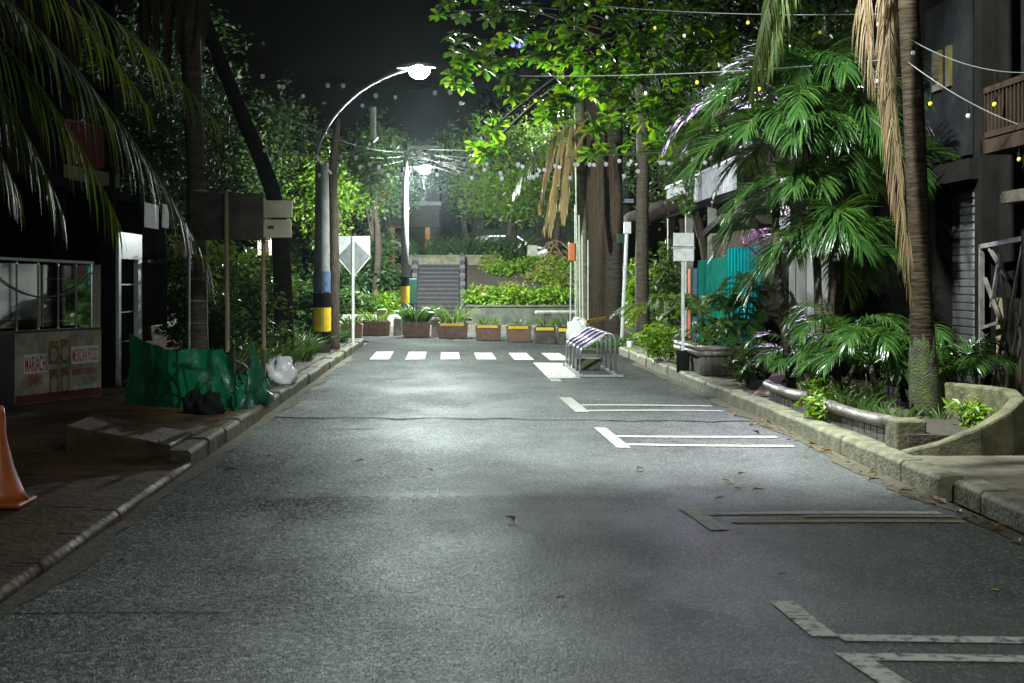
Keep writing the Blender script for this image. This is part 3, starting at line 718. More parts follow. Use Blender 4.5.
# lit shop sign seen through the palm
ls = thing('lit_sign', 'glowing pinkish white sign seen through the palm fronds', 'sign', (5.35,23.8,3.3))
b = MB(); b.box(5.36,5.52,23.62,24.02,2.75,3.42); obj('sign_box', b, M['black'], ls)
b = MB(); b.box(5.40,5.50,23.590,23.618,2.78,3.39); b.box(5.335,5.358,23.64,24.0,2.78,3.39); obj('lit_face', b, M['litpink'], ls)
ld = bpy.data.lights.new('sign_glow', 'AREA'); ld.energy = 50; ld.size = .5; ld.spread = R(100); ld.color = (.82,.62,1.0)
lo = bpy.data.objects.new('sign_glow', ld); COL.objects.link(lo); lo.parent = ls; lo.location = (-.35,-.35,.1)
lo.rotation_euler = Vector((-.25,-.95,.02)).to_track_quat('-Z','Y').to_euler()

# dark stall roof/netting behind the hoarding
sh = thing('market_stall', 'closed stall wrapped in dark netting with curved grey roof behind the hoarding', 'stall', (6.8,30.5,.12))
b = MB(); b.box(6.05,7.8,28.4,33.5,.12,2.75); obj('netting', b, M['darkwood'], sh)
b = MB(); b.tube([(5.95,28.3+i*.5, 2.8+.28*math.sin(math.pi*i/11)) for i in range(12)], .09, 6); b.add([(5.95,28.3+i*.5,2.8+.28*math.sin(math.pi*i/11)) for i in range(12)]+[(7.9,28.3+i*.5,2.9+.28*math.sin(math.pi*i/11)) for i in range(12)], [(i,i+1,i+13,i+12) for i in range(11)]); obj('roof', b, M['darkwood'], sh)

# upper street buildings
def block(name, label, x0,x1,y0,y1,z1, wallm, bands):
    t = thing(name, label, 'building', ((x0+x1)/2,y0,UP)); b = MB(); b.box(x0,x1,y0,y1,UP-.1,z1); obj('wall', b, wallm, t); return t
t = block('shop_row', 'low dark shop row with orange pillars beyond the left bank', -16,-.8,74,84,7.2,M['brownwall'],0)
b = MB(); b.box(-16,-.8,72.6,74,4.4,5.5); obj('awning', b, M['darkwood'], t); b = MB(); b.box(-16.1,-.7,72.5,74.1,5.52,5.7); obj('roof_edge', b, M['greywall'], t)
for x in (-9.2,-7.2,-5.4,-3.2,-1.4): b = MB(); b.box(x-.12,x+.12,72.7,72.9,UP,4.4); obj('pillar', b, mat('orange_paint',(.45,.2,.03),rough=.6) if x==-9.2 else bpy.data.materials['orange_paint'], t)
for (x,w,m_) in ((-9.9,.35,'litwarm'),(-9.1,.3,'litwarm'),(-4.1,.6,'litred')):
    b = MB(); b.box(x-w,x+w,73.93,73.97,3.0,4.0) if m_=='litwarm' else b.box(x-w,x+w,72.5,72.58,5.8,6.25); obj('lit_window' if m_=='litwarm' else 'lit_sign', b, M[m_], t)
t = block('white_house', 'pale rendered house seen through leaves at head of steps', 1.0,9.5,78,88,8.5,M['darkconc'],0)
for x in (1.6,3.2,4.9,6.8): b = MB(); b.box(x,x+.9,77.93,77.98,4.5,5.6); obj('window', b, M['carglass'], t)
b = MB(); b.box(.8,9.7,77.2,78,5.9,6.1); obj('canopy', b, M['lavwall'], t)
b = MB(); b.box(2.86,3.26,56.0,56.4,UP-.4,UP+.75); tag(obj('gate_post', b, M['concrete'], bevel=.02), 'square concrete gate post above the hedge bed', 'post')
def car(name, label, loc, rz, m_):
    t = thing(name, label, 'car', loc)
    prof = [(-2.05,.35),(-2.1,.75),(-1.95,.95),(-1.35,1.0),(-.85,1.42),(.55,1.45),(1.15,1.02),(1.95,.86),(2.1,.62),(2.08,.35)]
    b = MB(); n = len(prof)
    for yy, k in ((-.82,1),(.82,1)): b.v += [(loc[0]+p[0], loc[1]+yy*(.86 if p[1]>1.1 else 1), loc[2]+p[1]) for p in prof]
    b.f += [tuple(range(n)), tuple(range(n,2*n))[::-1]] + [(i,i+n,(i+1)%n+n,(i+1)%n) for i in range(n)]; b.m += [0]*(n+2)
    obj('body', b, m_, t, bevel=.05)
    w = [(-1.2,1.05),(-.8,1.36),(.5,1.38),(1.0,1.05)]
    for sy in (-.83,.83):
        b = MB(); b.add([(loc[0]+p[0],loc[1]+sy*(.875 if p[1]>1.2 else .985),loc[2]+p[1]) for p in w], [(0,1,2,3)])
        obj('window', b, M['carglass'], t)
    for wx in (-1.3,1.3):
        for wy in (-.8,.8):
            b = MB(); b.tube([(loc[0]+wx,loc[1]+wy-.1,loc[2]+.32),(loc[0]+wx,loc[1]+wy+.1,loc[2]+.32)], .32, 16); wo = obj('wheel', b, M['rubber'], t)
            b = MB(); b.tube([(loc[0]+wx,loc[1]+wy-.11,loc[2]+.32),(loc[0]+wx,loc[1]+wy+.11,loc[2]+.32)], .19, 12); obj('rim', b, M['metal'], wo)
    for sy in (-.6,.6): b = MB(); b.ball((loc[0]+2.05,loc[1]+sy,loc[2]+.7),.08,.16,.09); obj('headlight', b, M['carwhite'], t)
    t.rotation_euler.z = rz; return t
car('parked_car', 'white car parked on the upper street at head of the steps', (2.1,66,UP), R(20), M['carwhite'])
car('parked_car', 'white car parked on the upper street behind the traffic sign', (-5.6,67,UP), R(4), M['carwhite'])
print('buildings done')

# ------------------------------------------------------------------ street lamps and poles
def lamp_light(parent, loc, watts, name='lamp_light', aim=None):
    d = bpy.data.lights.new(name, 'SPOT' if aim else 'POINT'); d.energy = watts
    if aim: d.spot_size = R(aim[1]); d.spot_blend = aim[2] if len(aim) > 2 else 1.0
    d.color = LAMP_COL; d.shadow_soft_size = .14
    o = bpy.data.objects.new(name, d); COL.objects.link(o); o.parent = parent; o.location = Vector(loc) - wloc(parent)
    if aim: o.rotation_euler = Vector(aim[0]).to_track_quat('-Z','Y').to_euler()
    return o
def head(parent, c, dirx, watts, sz=1.0, aim=None):
    c = Vector(c); d = Vector(dirx).normalized(); b = MB()
    L = .34*sz
    for i, (t, w, h) in enumerate(((-L*1.1,.05,.04),(-L*.6,.10,.07),(0,.15,.09),(L*.7,.13,.075),(L,.05,.04))):
        p = c + d*t; s_ = Vector((-d.y,d.x,0))
        for a, z in ((-1,0),(-.7,1),(.7,1),(1,0)): b.v.append(tuple(p + s_*(a*w*sz) + Vector((0,0,z*h*sz))))
    for i in range(4):
        for k in range(3): b.f.append((i*4+k,i*4+k+1,i*4+k+5,i*4+k+4)); b.m.append(0)
        b.f.append((i*4+3,i*4,i*4+4,i*4+7)); b.m.append(0)
    b.f.append((0,1,2,3)); b.f.append((16,19,18,17)); b.m += [0,0]
    hd = obj('lamp_head', b, M['metal'], parent, smooth=False)
    b = MB(); b.ball(c + d*.05 + Vector((0,0,-.07)), .19*sz, .19*sz, .14*sz, 16); obj('lens', b, M['lens'], hd, smooth=True)
    lamp_light(parent, c + d*.05 + Vector((0,0,-.48)), watts, aim=aim)
def arcpts(pts):      # smooth chain through points
    out = []
    P = [Vector(p) for p in pts]
    for i in range(len(P)-1):
        a = P[max(i-1,0)]; b_ = P[i]; c = P[i+1]; d = P[min(i+2,len(P)-1)]
        for k in range(5):
            t = k/5; out.append(.5*((2*b_)+(c-a)*t+(2*a-5*b_+4*c-d)*t*t+(3*b_-a-3*c+d)*t**3))
    return out + [P[-1]]
Y1 = 30.0; bx = W(322,0,Y1).x
sl1 = thing('street_lamp', 'lit street lamp on thick concrete post with yellow and black bands', 'street lamp', (bx,Y1,.12))
b = MB(); b.lathe(bx,Y1,[(.185,.05),(.18,1.0),(.14,4.1),(.13,4.16)],20); obj('pole', b, M['polecon'], sl1, smooth=True)
def band(parent, x, y, z0, z1, r, m_, nm='band', lab=None):
    b = MB(); b.lathe(x,y,[(r,z0),(r,z1)],20); obj(nm, b, m_, parent, label=lab)
band(sl1,bx,Y1,.62,1.12,.192,M['yellow'],lab='yellow painted band'); band(sl1,bx,Y1,1.122,1.42,.191,M['black'],lab='upper black band'); band(sl1,bx,Y1,.36,.618,.193,M['black'],lab='lower black band')
b = MB(); n = 10
for k in range(n+1):
    a = R(200 + 150*k/n); 
    for z in (1.45,1.88): b.v.append((bx+.187*math.cos(a), Y1+.187*math.sin(a), z))
for k in range(n): b.f.append((2*k,2*k+2,2*k+3,2*k+1)); b.m.append(0)
obj('poster', b, M['poster'], sl1)
b = MB(); b.tube(arcpts([W(331,174,Y1),W(316,158,Y1)]), .035, 6); obj('bracket', b, M['metal'], sl1)
b = MB(); b.tube(arcpts([W(316,158,Y1),W(322,138,Y1),W(338,112,Y1),W(362,90,Y1),W(388,76,Y1),W(410,69,Y1)]), .03, 6); obj('arm', b, M['metal'], sl1, smooth=True)
head(sl1, W(417,68,Y1), (1,-.15,0), LAMP_W['mid'], 1.15, aim=((.8,.1,-1),172,.5))
Y2 = 46.; bx = W(405,0,Y2).x
sl2 = thing('street_lamp', 'farther lit street lamp on slim post left of the stairs', 'street lamp', (bx,Y2,-.02))
b = MB(); b.lathe(bx,Y2,[(.14,-.02),(.12,3),(.09,6.2)],14); obj('pole', b, M['polecon'], sl2, smooth=True)
band(sl2,bx,Y2,.95,1.5,.145,M['yellow'],lab='yellow painted band'); band(sl2,bx,Y2,1.502,1.8,.14,M['black'],lab='black band')
b = MB(); b.bar((bx-.3,Y2,6.0),(bx+1.1,Y2,6.0),.07); b.bar((bx-.3,Y2,5.75),(bx-.3,Y2,6.3),.03); b.bar((bx+.35,Y2,5.7),(bx+.35,Y2,6.3),.03); obj('crossarm', b, M['metal'], sl2)
b = MB(); b.tube(arcpts([W(406,180,Y2),W(409,172,Y2),W(416,168,Y2)]), .03, 6); obj('arm', b, M['metal'], sl2)
head(sl2, W(423,167,Y2), (1,-.1,0), LAMP_W['far'], 1.1)
Y3 = 60.; bx = W(373,0,Y3).x
p3 = thing('utility_pole', 'grey utility pole with one yellow band on the upper street', 'pole', (bx,Y3,UP))
b = MB(); b.lathe(bx,Y3,[(.17,UP),(.13,9)],12); obj('pole', b, M['polecon'], p3, smooth=True); band(p3,bx,Y3,3.0,3.75,.18,M['yellow'],lab='yellow band')
band(p3,bx,Y3,2.7,2.99,.18,M['black']); band(p3,bx,Y3,3.76,3.95,.177,M['black'])
# assumed lamp out of view, added for the bright pool on the road
assumed_near_lamp = thing('street_lamp', 'assumed nearest street lamp, out of view, its post beyond the left edge', 'street lamp', (-4.3,9.2,.08))
b = MB(); b.lathe(-4.3,9.2,[(.17,.05),(.13,4.8)],16); obj('pole', b, M['polecon'], assumed_near_lamp, smooth=True)
b = MB(); b.tube(arcpts([(-4.3,9.2,4.7),(-4.1,9.4,5.6),(-3.2,10.2,6.4),(-1.6,11.4,7.3),(1.0,12.4,7.6)]), .03, 6); obj('arm', b, M['metal'], assumed_near_lamp)
head(assumed_near_lamp, (1.4,12.6,7.6), (1,.25,0), LAMP_W['near'], aim=((.30,.55,-.8),106))
added_back_lamp = thing('street_lamp', 'added street lamp assumed behind the camera, lighting the near road', 'street lamp', (-4.3,-6,.08))  # added lamp, unseen behind the camera, to light the foreground
b = MB(); b.lathe(-4.3,-6,[(.17,.05),(.13,4.8)],16); obj('pole', b, M['polecon'], added_back_lamp, smooth=True)
b = MB(); b.tube(arcpts([(-4.3,-6,4.7),(-4.1,-5.9,5.6),(-3.0,-5.5,6.6),(-.8,-5,7.4),(1.9,-4.5,7.6)]), .03, 6); obj('arm', b, M['metal'], added_back_lamp)
head(added_back_lamp, (2.4,-4.3,7.6), (1,.25,0), LAMP_W['back'], aim=((.30,.80,-1),112))
# added lamp, unseen behind crowns, to light the far trees
added_lamp = thing('street_lamp', 'added lamp unseen among the far trees, lighting their crowns', 'street lamp', (6.5,62,UP))
b = MB(); b.lathe(6.5,62,[(.14,UP),(.1,8.6)],10); obj('pole', b, M['polecon'], added_lamp); b = MB(); b.tube([(6.5,62,8.5),(5.6,62,9.0),(4.9,62,9.05)],.03,6); obj('arm', b, M['metal'], added_lamp)
head(added_lamp, (4.6,62,9.05), (-1,0,0), LAMP_W['deep'])

# overhead cables
def sag(p, q, s, n=16): p, q = Vector(p), Vector(q); return [p.lerp(q, i/n) - Vector((0,0,4*s*(i/n)*(1-i/n))) for i in range(n+1)]
for i in range(7):
    b = MB(); y_ = 125+i*6+rnd.uniform(-1,1); b.tube(sag(W(405,148+ (i%3)*4,Y2), W(800, 120+i*13, 38), .35+.1*i), .006, 4)
    tag(obj('power_cable', b, M['cable']), 'thin overhead cable strung from the far lamp post to the right', 'cable', 'overhead power cables')
for i in range(3):
    b = MB(); b.tube(sag(W(405,152+i*4,Y2), W(200, 60+i*18, 30), .5+.1*i), .006, 4)
    tag(obj('power_cable', b, M['cable']), 'thin dark overhead cable running from far lamp post to the left', 'cable', 'overhead cables on the left')
# festoon lights
def festoon(label, p, q, s, n, yel=0., cabm='cable', r=.05, double=False, lo=0.0, hi=1.0):
    c = sag(p, q, s, 30); t = thing('string_light', label, 'string lights', c[15], )
    b = MB(); b.tube(c, .0045, 5); obj('wire', b, M[cabm], t)
    for i in range(n):
        u = lo + (hi-lo)*(i+.5)/n + rnd.uniform(-.48,.48)/n*(hi-lo); k = u*30; j = min(29,int(k)); P = c[j].lerp(c[j+1], k-j)
        dr = rnd.choice((.05,.08,.16,.24))*rnd.uniform(.8,1.2); b = MB(); b.tube([P, P-Vector((0,0,dr))], .004, 4); b.tube([P-Vector((0,0,dr)), P-Vector((0,0,dr+.05))], .014, 6)
        sk = obj('socket', b, M['black'], t)
        b = MB(); P2 = P-Vector((0,0,dr+.05+r*.9)); b.ball(P2, r, r, r*1.15, 10); obj('bulb', b, M['bulbyellow'] if rnd.random()<yel else M['bulbglass'], sk, smooth=True)
festoon('long string of white festoon bulbs crossing the street below the lit lamps', W(258,140,24), W(815,136,24), .32, 44, 0, 'palecable', .036)
festoon('second string of white bulbs crossing just behind the long one', W(250,150,27), W(730,140,27), .30, 28, 0, 'palecable', .036)
festoon('dim upper string of bulbs crossing the dark sky at left', W(200,55,22), W(470,85,22), .1, 8, 0, 'cable', .034)
festoon('lower dim string of bulbs left of the lamp arm', W(215,66,26), W(470,88,26), .15, 6, 0, 'cable', .034)
festoon('pale double wire string with yellow bulbs passing the leafy branches', W(520,76,19), W(880,60,17), .06, 7, .3, 'palecable', .024)
festoon('short pale string of bulbs at the top beside the palm crown', W(600,6,20), W(880,14,17), .05, 7, .2, 'palecable', .024)
festoon('bulb string hung from the palm trunk over the dark balcony', W(908,38,14.3), W(1075,66,14), .18, 3, .7, 'palecable', .024)
festoon('steep pale bulb string sloping down from the palm trunk to balcony', W(908,62,14.2), W(1075,140,13.6), .12, 4, .5, 'palecable', .022)
for p in ((518,42),(525,44),(526,38)):
    pass
b = MB()
for p in ((513,45),(519,46),(525,46),(526,38)): b.ball(W(p[0],p[1],31), .05, seg=8)
tag(obj('blue_lights', b, M['bluelit']), 'small cluster of glowing blue lamps among dark leaves', 'lamps')

# ------------------------------------------------------------------ signs
Y = 34.; x = W(353,0,Y).x
t = thing('traffic_sign', 'pale back of a diamond and square traffic sign on thin pole', 'traffic sign', (x,Y,.12))
b = MB(); b.tube([(x,Y,.1),(x,Y,2.75)], .035, 8); obj('pole', b, M['whitemetal'], t)
b = MB(); P = [W(337,236,Y),W(370,236,Y),W(370,258,Y),W(353.5,277,Y),W(337,258,Y)]
b.add([(p.x,Y+.045,p.z) for p in P]+[(p.x,Y+.055,p.z) for p in P], [tuple(range(5)),tuple(range(5,10))[::-1]]+[(i,i+5,(i+1)%5+5,(i+1)%5) for i in range(5)]); obj('plate', b, M['whitemetal'], t)
b = MB(); P = [W(353.5,240,Y),W(370,256,Y),W(353.5,276,Y),W(338,256,Y)]
b.add([(p.x,Y+.036,p.z) for p in P]+[(p.x,Y+.043,p.z) for p in P], [tuple(range(4)),tuple(range(4,8))[::-1]]+[(i,i+4,(i+1)%4+4,(i+1)%4) for i in range(4)]); obj('diamond_plate', b, M['metal'], t)
Y = 24.2; x = W(683,0,Y).x
t = thing('street_sign', 'two small white sign plates on slim post beside right planter', 'street sign', (x,Y,.14))
b = MB(); b.tube([(x,Y,.1),(x,Y,2.5)], .03, 8); obj('post', b, M['whitemetal'], t)
b = MB(); b.box(x-.17,x+.18,Y-.05,Y-.03,2.27,2.5); obj('plate', b, M['whitemetal'], t, bevel=.005); b = MB(); b.box(x-.17,x+.18,Y-.05,Y-.03,2.02,2.23); obj('plate', b, M['whitemetal'], t, bevel=.005)
b = MB(); b.box(x-.2,x+.2,Y-.028,Y-.012,2.235,2.265); obj('crossbar', b, M['metal'], t)
b = MB(); b.box(x-.1,x+.1,Y-.1,Y+.1,.12,.5); obj('foot', b, M['black'], t, bevel=.02)
Y = 37.; p = W(625,0,Y)
t = thing('street_sign', 'small green street name sign on leaning white pole by trunks', 'street sign', (p.x-.1,Y,.1))
b = MB(); b.tube([W(622,338,Y),W(627,228,Y)], .05, 8); obj('post', b, M['whitemetal'], t); 
b = MB(); a = W(617,234,Y); c = W(624,243,Y); b.box(a.x,c.x,Y-.06,Y-.04,c.z,a.z); obj('plate', b, M['greensign'], t)
b = MB(); a = W(626,222,Y); b.box(a.x-.05,a.x+.12,Y-.08,Y+.1,a.z-.3,a.z); obj('lamp_box', b, M['whitemetal'], t)
# left boards on poles
Y = 18.4
t = thing('sign_board', 'wide dark board on a thin wooden pole behind the green tarp', 'sign board', (W(228,0,Y).x,Y,.1))
b = MB(); b.tube([W(228,405,Y),W(226,192,Y)], .032, 8); obj('pole', b, M['wood'], t)
a, c = W(189,193,Y), W(263,240,Y); b = MB(); b.box(a.x,c.x,Y+.035,Y+.06,c.z,a.z); obj('board', b, M['darkwood'], t, bevel=.005)
Y = 19.6
t = thing('meter_box', 'beige two part box on thin pole right of the dark board', 'box', (W(264,0,Y).x,Y,.1))
b = MB(); b.tube([W(264,405,Y),W(263,205,Y)], .03, 8); obj('pole', b, M['wood'], t)
a, c = W(262,201,Y), W(293,219,Y); b = MB(); b.box(a.x,c.x,Y-.15,Y-.04,c.z+.01,a.z); obj('box_lid', b, M['cardboard'], t, bevel=.01)
a, c = W(262,220,Y), W(292,238,Y); b = MB(); b.box(a.x,c.x,Y-.14,Y-.04,c.z,a.z); bb = obj('box_body', b, M['cardboard'], t, bevel=.01)
a, c = W(269,226,Y), W(275,229,Y); b = MB(); b.box(a.x,c.x,Y-.146,Y-.141,c.z,a.z); obj('stamp', b, M['darkwood'], bb)
Y = 18.0
t = thing('notice_sign', 'small brownish notice plate on slim post against the ringed trunk', 'sign', (W(189,0,Y).x,Y,.1))
b = MB(); b.tube([W(189,405,Y),W(189,243,Y)], .018, 6); obj('post', b, M['metal'], t); a, c = W(175,242,Y), W(194,254,Y); b = MB(); b.box(a.x,c.x,Y-.03,Y-.02,c.z,a.z); obj('plate', b, M['wood'], t)

# ------------------------------------------------------------------ bike rack
t = thing('bike_rack', 'bike rack of five hoops with purple and white tops at the kerb', 'bike rack', (2.5,26.6,0))
b = MB(); b.box(2.12,2.95,24.95,25.03,.0,.03); b.box(2.12,2.95,28.1,28.18,.0,.03)
b.bar((2.2,24.9,.03),(2.2,28.3,.03),.06,.05); b.bar((2.82,24.9,.03),(2.82,28.3,.03),.06,.05); obj('base_rail', b, M['metal'], t)
for i in range(5):
    y = 25.0 + i*.77
    L_ = [(2.2,y,.02),(2.2,y,.40),(2.215,y,.46),(2.26,y,.51)]; T_ = [(2.26,y,.51),(2.62,y,.735)]; R_ = [(2.62,y,.735),(2.71,y,.76),(2.78,y,.73),(2.82,y,.64),(2.82,y,.02)]
    b = MB(); b.tube(L_,.022,8); b.tube(R_,.022,8); hp = obj('hoop', b, M['metal'], t, smooth=True)
    b = MB(); b.tube(T_,.028,8); obj('painted_top', b, M['whitemetal'], hp, smooth=True)
    if i < 4:
        b = MB(); b.tube([(2.245,y+.385,.50),(2.62,y+.385,.735)], .042, 8); obj('painted_bar', b, M['purple'], t, smooth=True)
b = MB(); b.box(2.28,2.76,26.9,27.1,.0,.22); tag(obj('concrete_block', b, M['mossconc'], bevel=.02), 'pale concrete block on the ground under the bike rack', 'block')

# ------------------------------------------------------------------ brick planters in a row
spots = [(352,40.8,.72),(376,44,1.05),(416.5,43,.98),(453,42.2,1.05),(488,40.6,.86),(518.5,39.7,.82),(545,38.6,.72),(566,37.8,.6)]
plabs = ['brick planter half hidden by the thin sign pole, first of the row','brick planter with pale carton on its leaves, left of the slim lamp post','brick planter full of bushy dark leaves at the foot of the slim lamp post',
 'brick planter with yellow rim and spiky plant before the steps','brick planter with yellow stripe and sparse stalks right of the steps','low brown planter with yellow stripe below the retaining wall','small brown planter with yellow stripe and thin stems near the white bag','last small planter touching the bike rack end']
for i, (px, Y, w) in enumerate(spots):
    X = W(px,0,Y).x; h = .46; z0 = -.02; d_ = .5; w *= .86
    t = thing('planter', plabs[i], 'planter', (X,Y,z0), 'brick planters closing the street')
    b = MB(); b.v += [(X-w/2*.92,Y-d_/2*.92,z0),(X+w/2*.92,Y-d_/2*.92,z0),(X+w/2*.92,Y+d_/2*.92,z0),(X-w/2*.92,Y+d_/2*.92,z0),(X-w/2,Y-d_/2,z0+h),(X+w/2,Y-d_/2,z0+h),(X+w/2,Y+d_/2,z0+h),(X-w/2,Y+d_/2,z0+h)]
    b.f += [(0,3,2,1),(0,1,5,4),(1,2,6,5),(2,3,7,6),(3,0,4,7),(4,5,6,7)]; b.m += [0]*6
    obj('box', b, M['brick'] if i < 4 else M['planterdark'] if i > 5 else M['brick'], t, bevel=.02)
    b = MB(); b.box(X-w/2+.05,X+w/2-.05,Y-d_/2+.05,Y+d_/2-.05,z0+h-.02,z0+h+.02); obj('soil', b, M['soil'], t)
    b = MB(); b.box(X-w*.42,X+w*.36,Y-d_/2-.03,Y-d_/2-.004,z0+h-.10,z0+h-.02)
    if i >= 3: obj('stripe', b, M['yellow'], t)
    f_ = MB(); n_ = (60,90,260,70,30,20,26,30)[i]
    grass(f_, (X,Y,z0+h), n_, (.35,.4,.62,.75,.3,.25,.4,.4)[i], .035, w*.42, .9); obj('plant', f_, M['leaf_mid'] if i!=2 else M['leaf_dark'], t)
b = MB(); b.box(-2.42,-2.12,44.0,44.3,.48,.78); tag(obj('carton', b, M['cardboard'], bevel=.01), 'pale carton resting on a planter left of the slim lamp post', 'carton')
b = MB(); a = W(447,323,42.6); b.box(a.x-.0,a.x+.75,42.55,43.0,.48,.56); tag(obj('plank', b, M['brick'], bevel=.01), 'reddish board laid across the planter before the steps', 'board')
# bollards between planters
for i, (px, Y, lab) in enumerate(((397.5,44,'pale concrete bollard between the carton planter and bushy planter'),(435.5,43.4,'pale concrete bollard between the bushy and spiky planters'))):
    X = W(px,0,Y).x; b = MB(); b.lathe(X,Y,[(.13,-.02),(.12,.5),(.08,.56)],12); tag(obj('bollard', b, M['concrete']), lab, 'bollard', 'bollards between the planters')
b = MB(); X = W(407,0,45).x; b.lathe(X,45,[(.16,-.02),(.2,.75),(.21,.78)],12); tag(obj('litter_bin', b, M['metal']), 'grey bin standing at the slim lamp post', 'bin')
X = W(411,0,46.6).x; b = MB(); b.box(X-.1,X+.2,46.5,46.9,.9,1.75); b.box(X,X+.1,46.6,46.7,-.02,.9); tag(obj('green_cabinet', b, M['greensign'], bevel=.03), 'dark green cabinet behind the slim lamp post', 'cabinet')
# bench by the retaining wall
t = thing('bench', 'plain concrete bench slab in front of the retaining wall', 'bench', (3.3,47.4,0)); z = W(0,311,47).z
b = MB(); b.box(W(536,0,47).x,W(578,0,47).x,47,47.6,z-.1,z); obj('seat', b, M['concrete'], t, bevel=.02)
for px in (548,572): X = W(px,0,47.2).x; b = MB(); b.box(X-.12,X+.12,47.1,47.5,-.02,z-.1); obj('leg', b, M['concrete'], t)
# white pole bundle with orange cap and bag
Y = 36.5
t = thing('pole_bundle', 'upright bundle of thin white poles standing against the trunks', 'poles', (W(580,0,Y).x,Y,0))
for (a_, b_, yy) in ((570,571,246),(575.5,575,205),(580,579,215),(583,582,235),(588,588,240)):
    b = MB(); b.tube([W(a_,345,Y+rnd.uniform(-.2,.2)),W(b_,yy,Y)], .016, 6); obj('pole', b, M['whitemetal'], t)
b = MB(); a = W(568.5,243,Y); c = W(575,261,Y); b.box(a.x,c.x,Y-.12,Y+.02,c.z,a.z); tag(obj('orange_box', b, M['orange'], bevel=.02), 'orange box hung at the top of the white poles', 'box')
def sack(c, rx, ry, rz, seed):
    r2 = random.Random(seed); mb = MB(); n, s_ = 12, 18
    for i in range(n+1):
        ph = math.pi*i/n
        for k in range(s_):
            th_ = 2*math.pi*k/s_; f = 1 + .16*math.sin(3*th_+seed+4*ph) + .10*math.sin(7*th_-5*ph) + r2.uniform(-.05,.05)
            z = -math.cos(ph); z = max(z, -.55)
            mb.v.append((c[0]+rx*f*math.sin(ph)**.7*math.cos(th_), c[1]+ry*f*math.sin(ph)**.7*math.sin(th_), c[2]+rz*(z+.55)*f*(.65)))
    for i in range(n):
        for k in range(s_): mb.f.append((i*s_+k,i*s_+(k+1)%s_,(i+1)*s_+(k+1)%s_,(i+1)*s_+k)); mb.m.append(0)
    return mb
tag(obj('plastic_bag', sack((W(579,0,36).x,36,0),.3,.28,.62,3), M['whiteplastic'], smooth=True), 'white sack of rubble at the foot of the white poles', 'bag')
b = MB(); b.bar(W(586,322,35.9),W(606,318,37.5),.02,.09); tag(obj('caution_tape', b, M['yellow']), 'yellow tape tied from white sack to the palm trunk', 'tape')
tag(obj('plastic_bag', sack((W(281,0,21.4).x,21.4,.13),.23,.24,.36,8), M['whiteplastic'], smooth=True), 'crumpled white plastic bag on the left kerb beside the tarp', 'bag')
b = MB(); X = W(630,0,33).x; b.lathe(X,33,[(.06,.13),(.08,.28)],10); tag(obj('paper_cup', b, M['white']), 'white paper cup on grass by the grey trunk', 'cup')

# ------------------------------------------------------------------ traffic cone
X, Y, z0 = -3.34, 10.4, .06
t = thing('traffic_cone', 'orange traffic cone cut by the left edge', 'traffic cone', (X,Y,z0))
b = MB(); b.box(X-.22,X+.22,Y-.22,Y+.22,z0,z0+.035); obj('foot', b, M['orange'], t, bevel=.015)
b = MB(); b.lathe(X,Y,[(.22,z0+.03),(.175,z0+.11),(.11,z0+.28),(.055,z0+.5),(.05,z0+.66),(.035,z0+.72)],24); obj('body', b, M['orange'], t, smooth=True)

# ------------------------------------------------------------------ green tarp barrier
t = thing('tarpaulin', 'green translucent tarpaulin strung around a small pavement enclosure', 'tarpaulin', (-3.2,17.6,.12))
def tarp(path, z0f, z1f, seed, nu=70, nz=22):
    r2 = random.Random(seed); mb = MB(); P = [Vector((*p,0)) for p in path]; seg = [0]
    for a, b_ in zip(P[:-1],P[1:]): seg.append(seg[-1]+(b_-a).length)
    for i in range(nu+1):
        s_ = seg[-1]*i/nu; k = max(j for j in range(len(P)-1) if seg[j] <= s_+1e-9); q = P[k].lerp(P[k+1], (s_-seg[k])/(seg[k+1]-seg[k])); d = (P[k+1]-P[k]).normalized(); n_ = Vector((d.y,-d.x,0))
        for j in range(nz+1):
            v = j/nz; z = z0f(i/nu)+(z1f(i/nu)-z0f(i/nu))*v
            u_ = i/nu; o = .05*math.sin(9*u_+seed+2.5*v)*(1-.4*v) + .022*math.sin(21*u_-6*v+seed) + .05*math.sin(4.5*v+7*u_)*(1-v)**.7 + .012*math.sin(38*u_+9*v) + r2.gauss(0,.002)
            mb.v.append(tuple(q+n_*o+Vector((0,0,z))))
    for i in range(nu):
        for j in range(nz): a = i*(nz+1)+j; mb.f.append((a,a+1,a+nz+2,a+nz+1)); mb.m.append(0)
    return mb
def zt1(u): return 1.02 - .13*u - .09*math.sin(math.pi*min(1,u/.95)) - .04*abs(math.sin(9*u)) if u < .93 else .82-.9*(u-.93)*1.5
obj('sheet', tarp([(-4.15,18.2),(-3.4,17.5),(-2.72,17.4)], lambda u: .11+.02*math.sin(8*u), zt1, 1), M['tarp'], t, smooth=True)
obj('sheet', tarp([(-2.72,17.38),(-2.62,17.1),(-2.48,17.15),(-2.40,17.9)], lambda u: .05+.10*u, lambda u: .34+.62*math.exp(-((u-.58)/.20)**2)+.3*max(0,.1-u)+.3*max(0,u-.75), 4, 36), M['tarp'], t, smooth=True)
obj('sheet', tarp([(-2.40,17.95),(-2.55,19.2),(-3.1,19.6)], lambda u: .13, lambda u: .42+.05*math.sin(7*u), 6, 36), M['tarp'], t, smooth=True)
for (x,y,h) in ((-4.15,18.2,1.05),(-3.4,17.54,1.0),(-2.72,17.44,.92),(-2.5,17.2,.95),(-2.42,17.9,.9)):
    b = MB(); b.tube([(x,y+.09,.1),(x,y+.09,h-.08)], .02, 6); obj('stake', b, M['darkwood'], t)
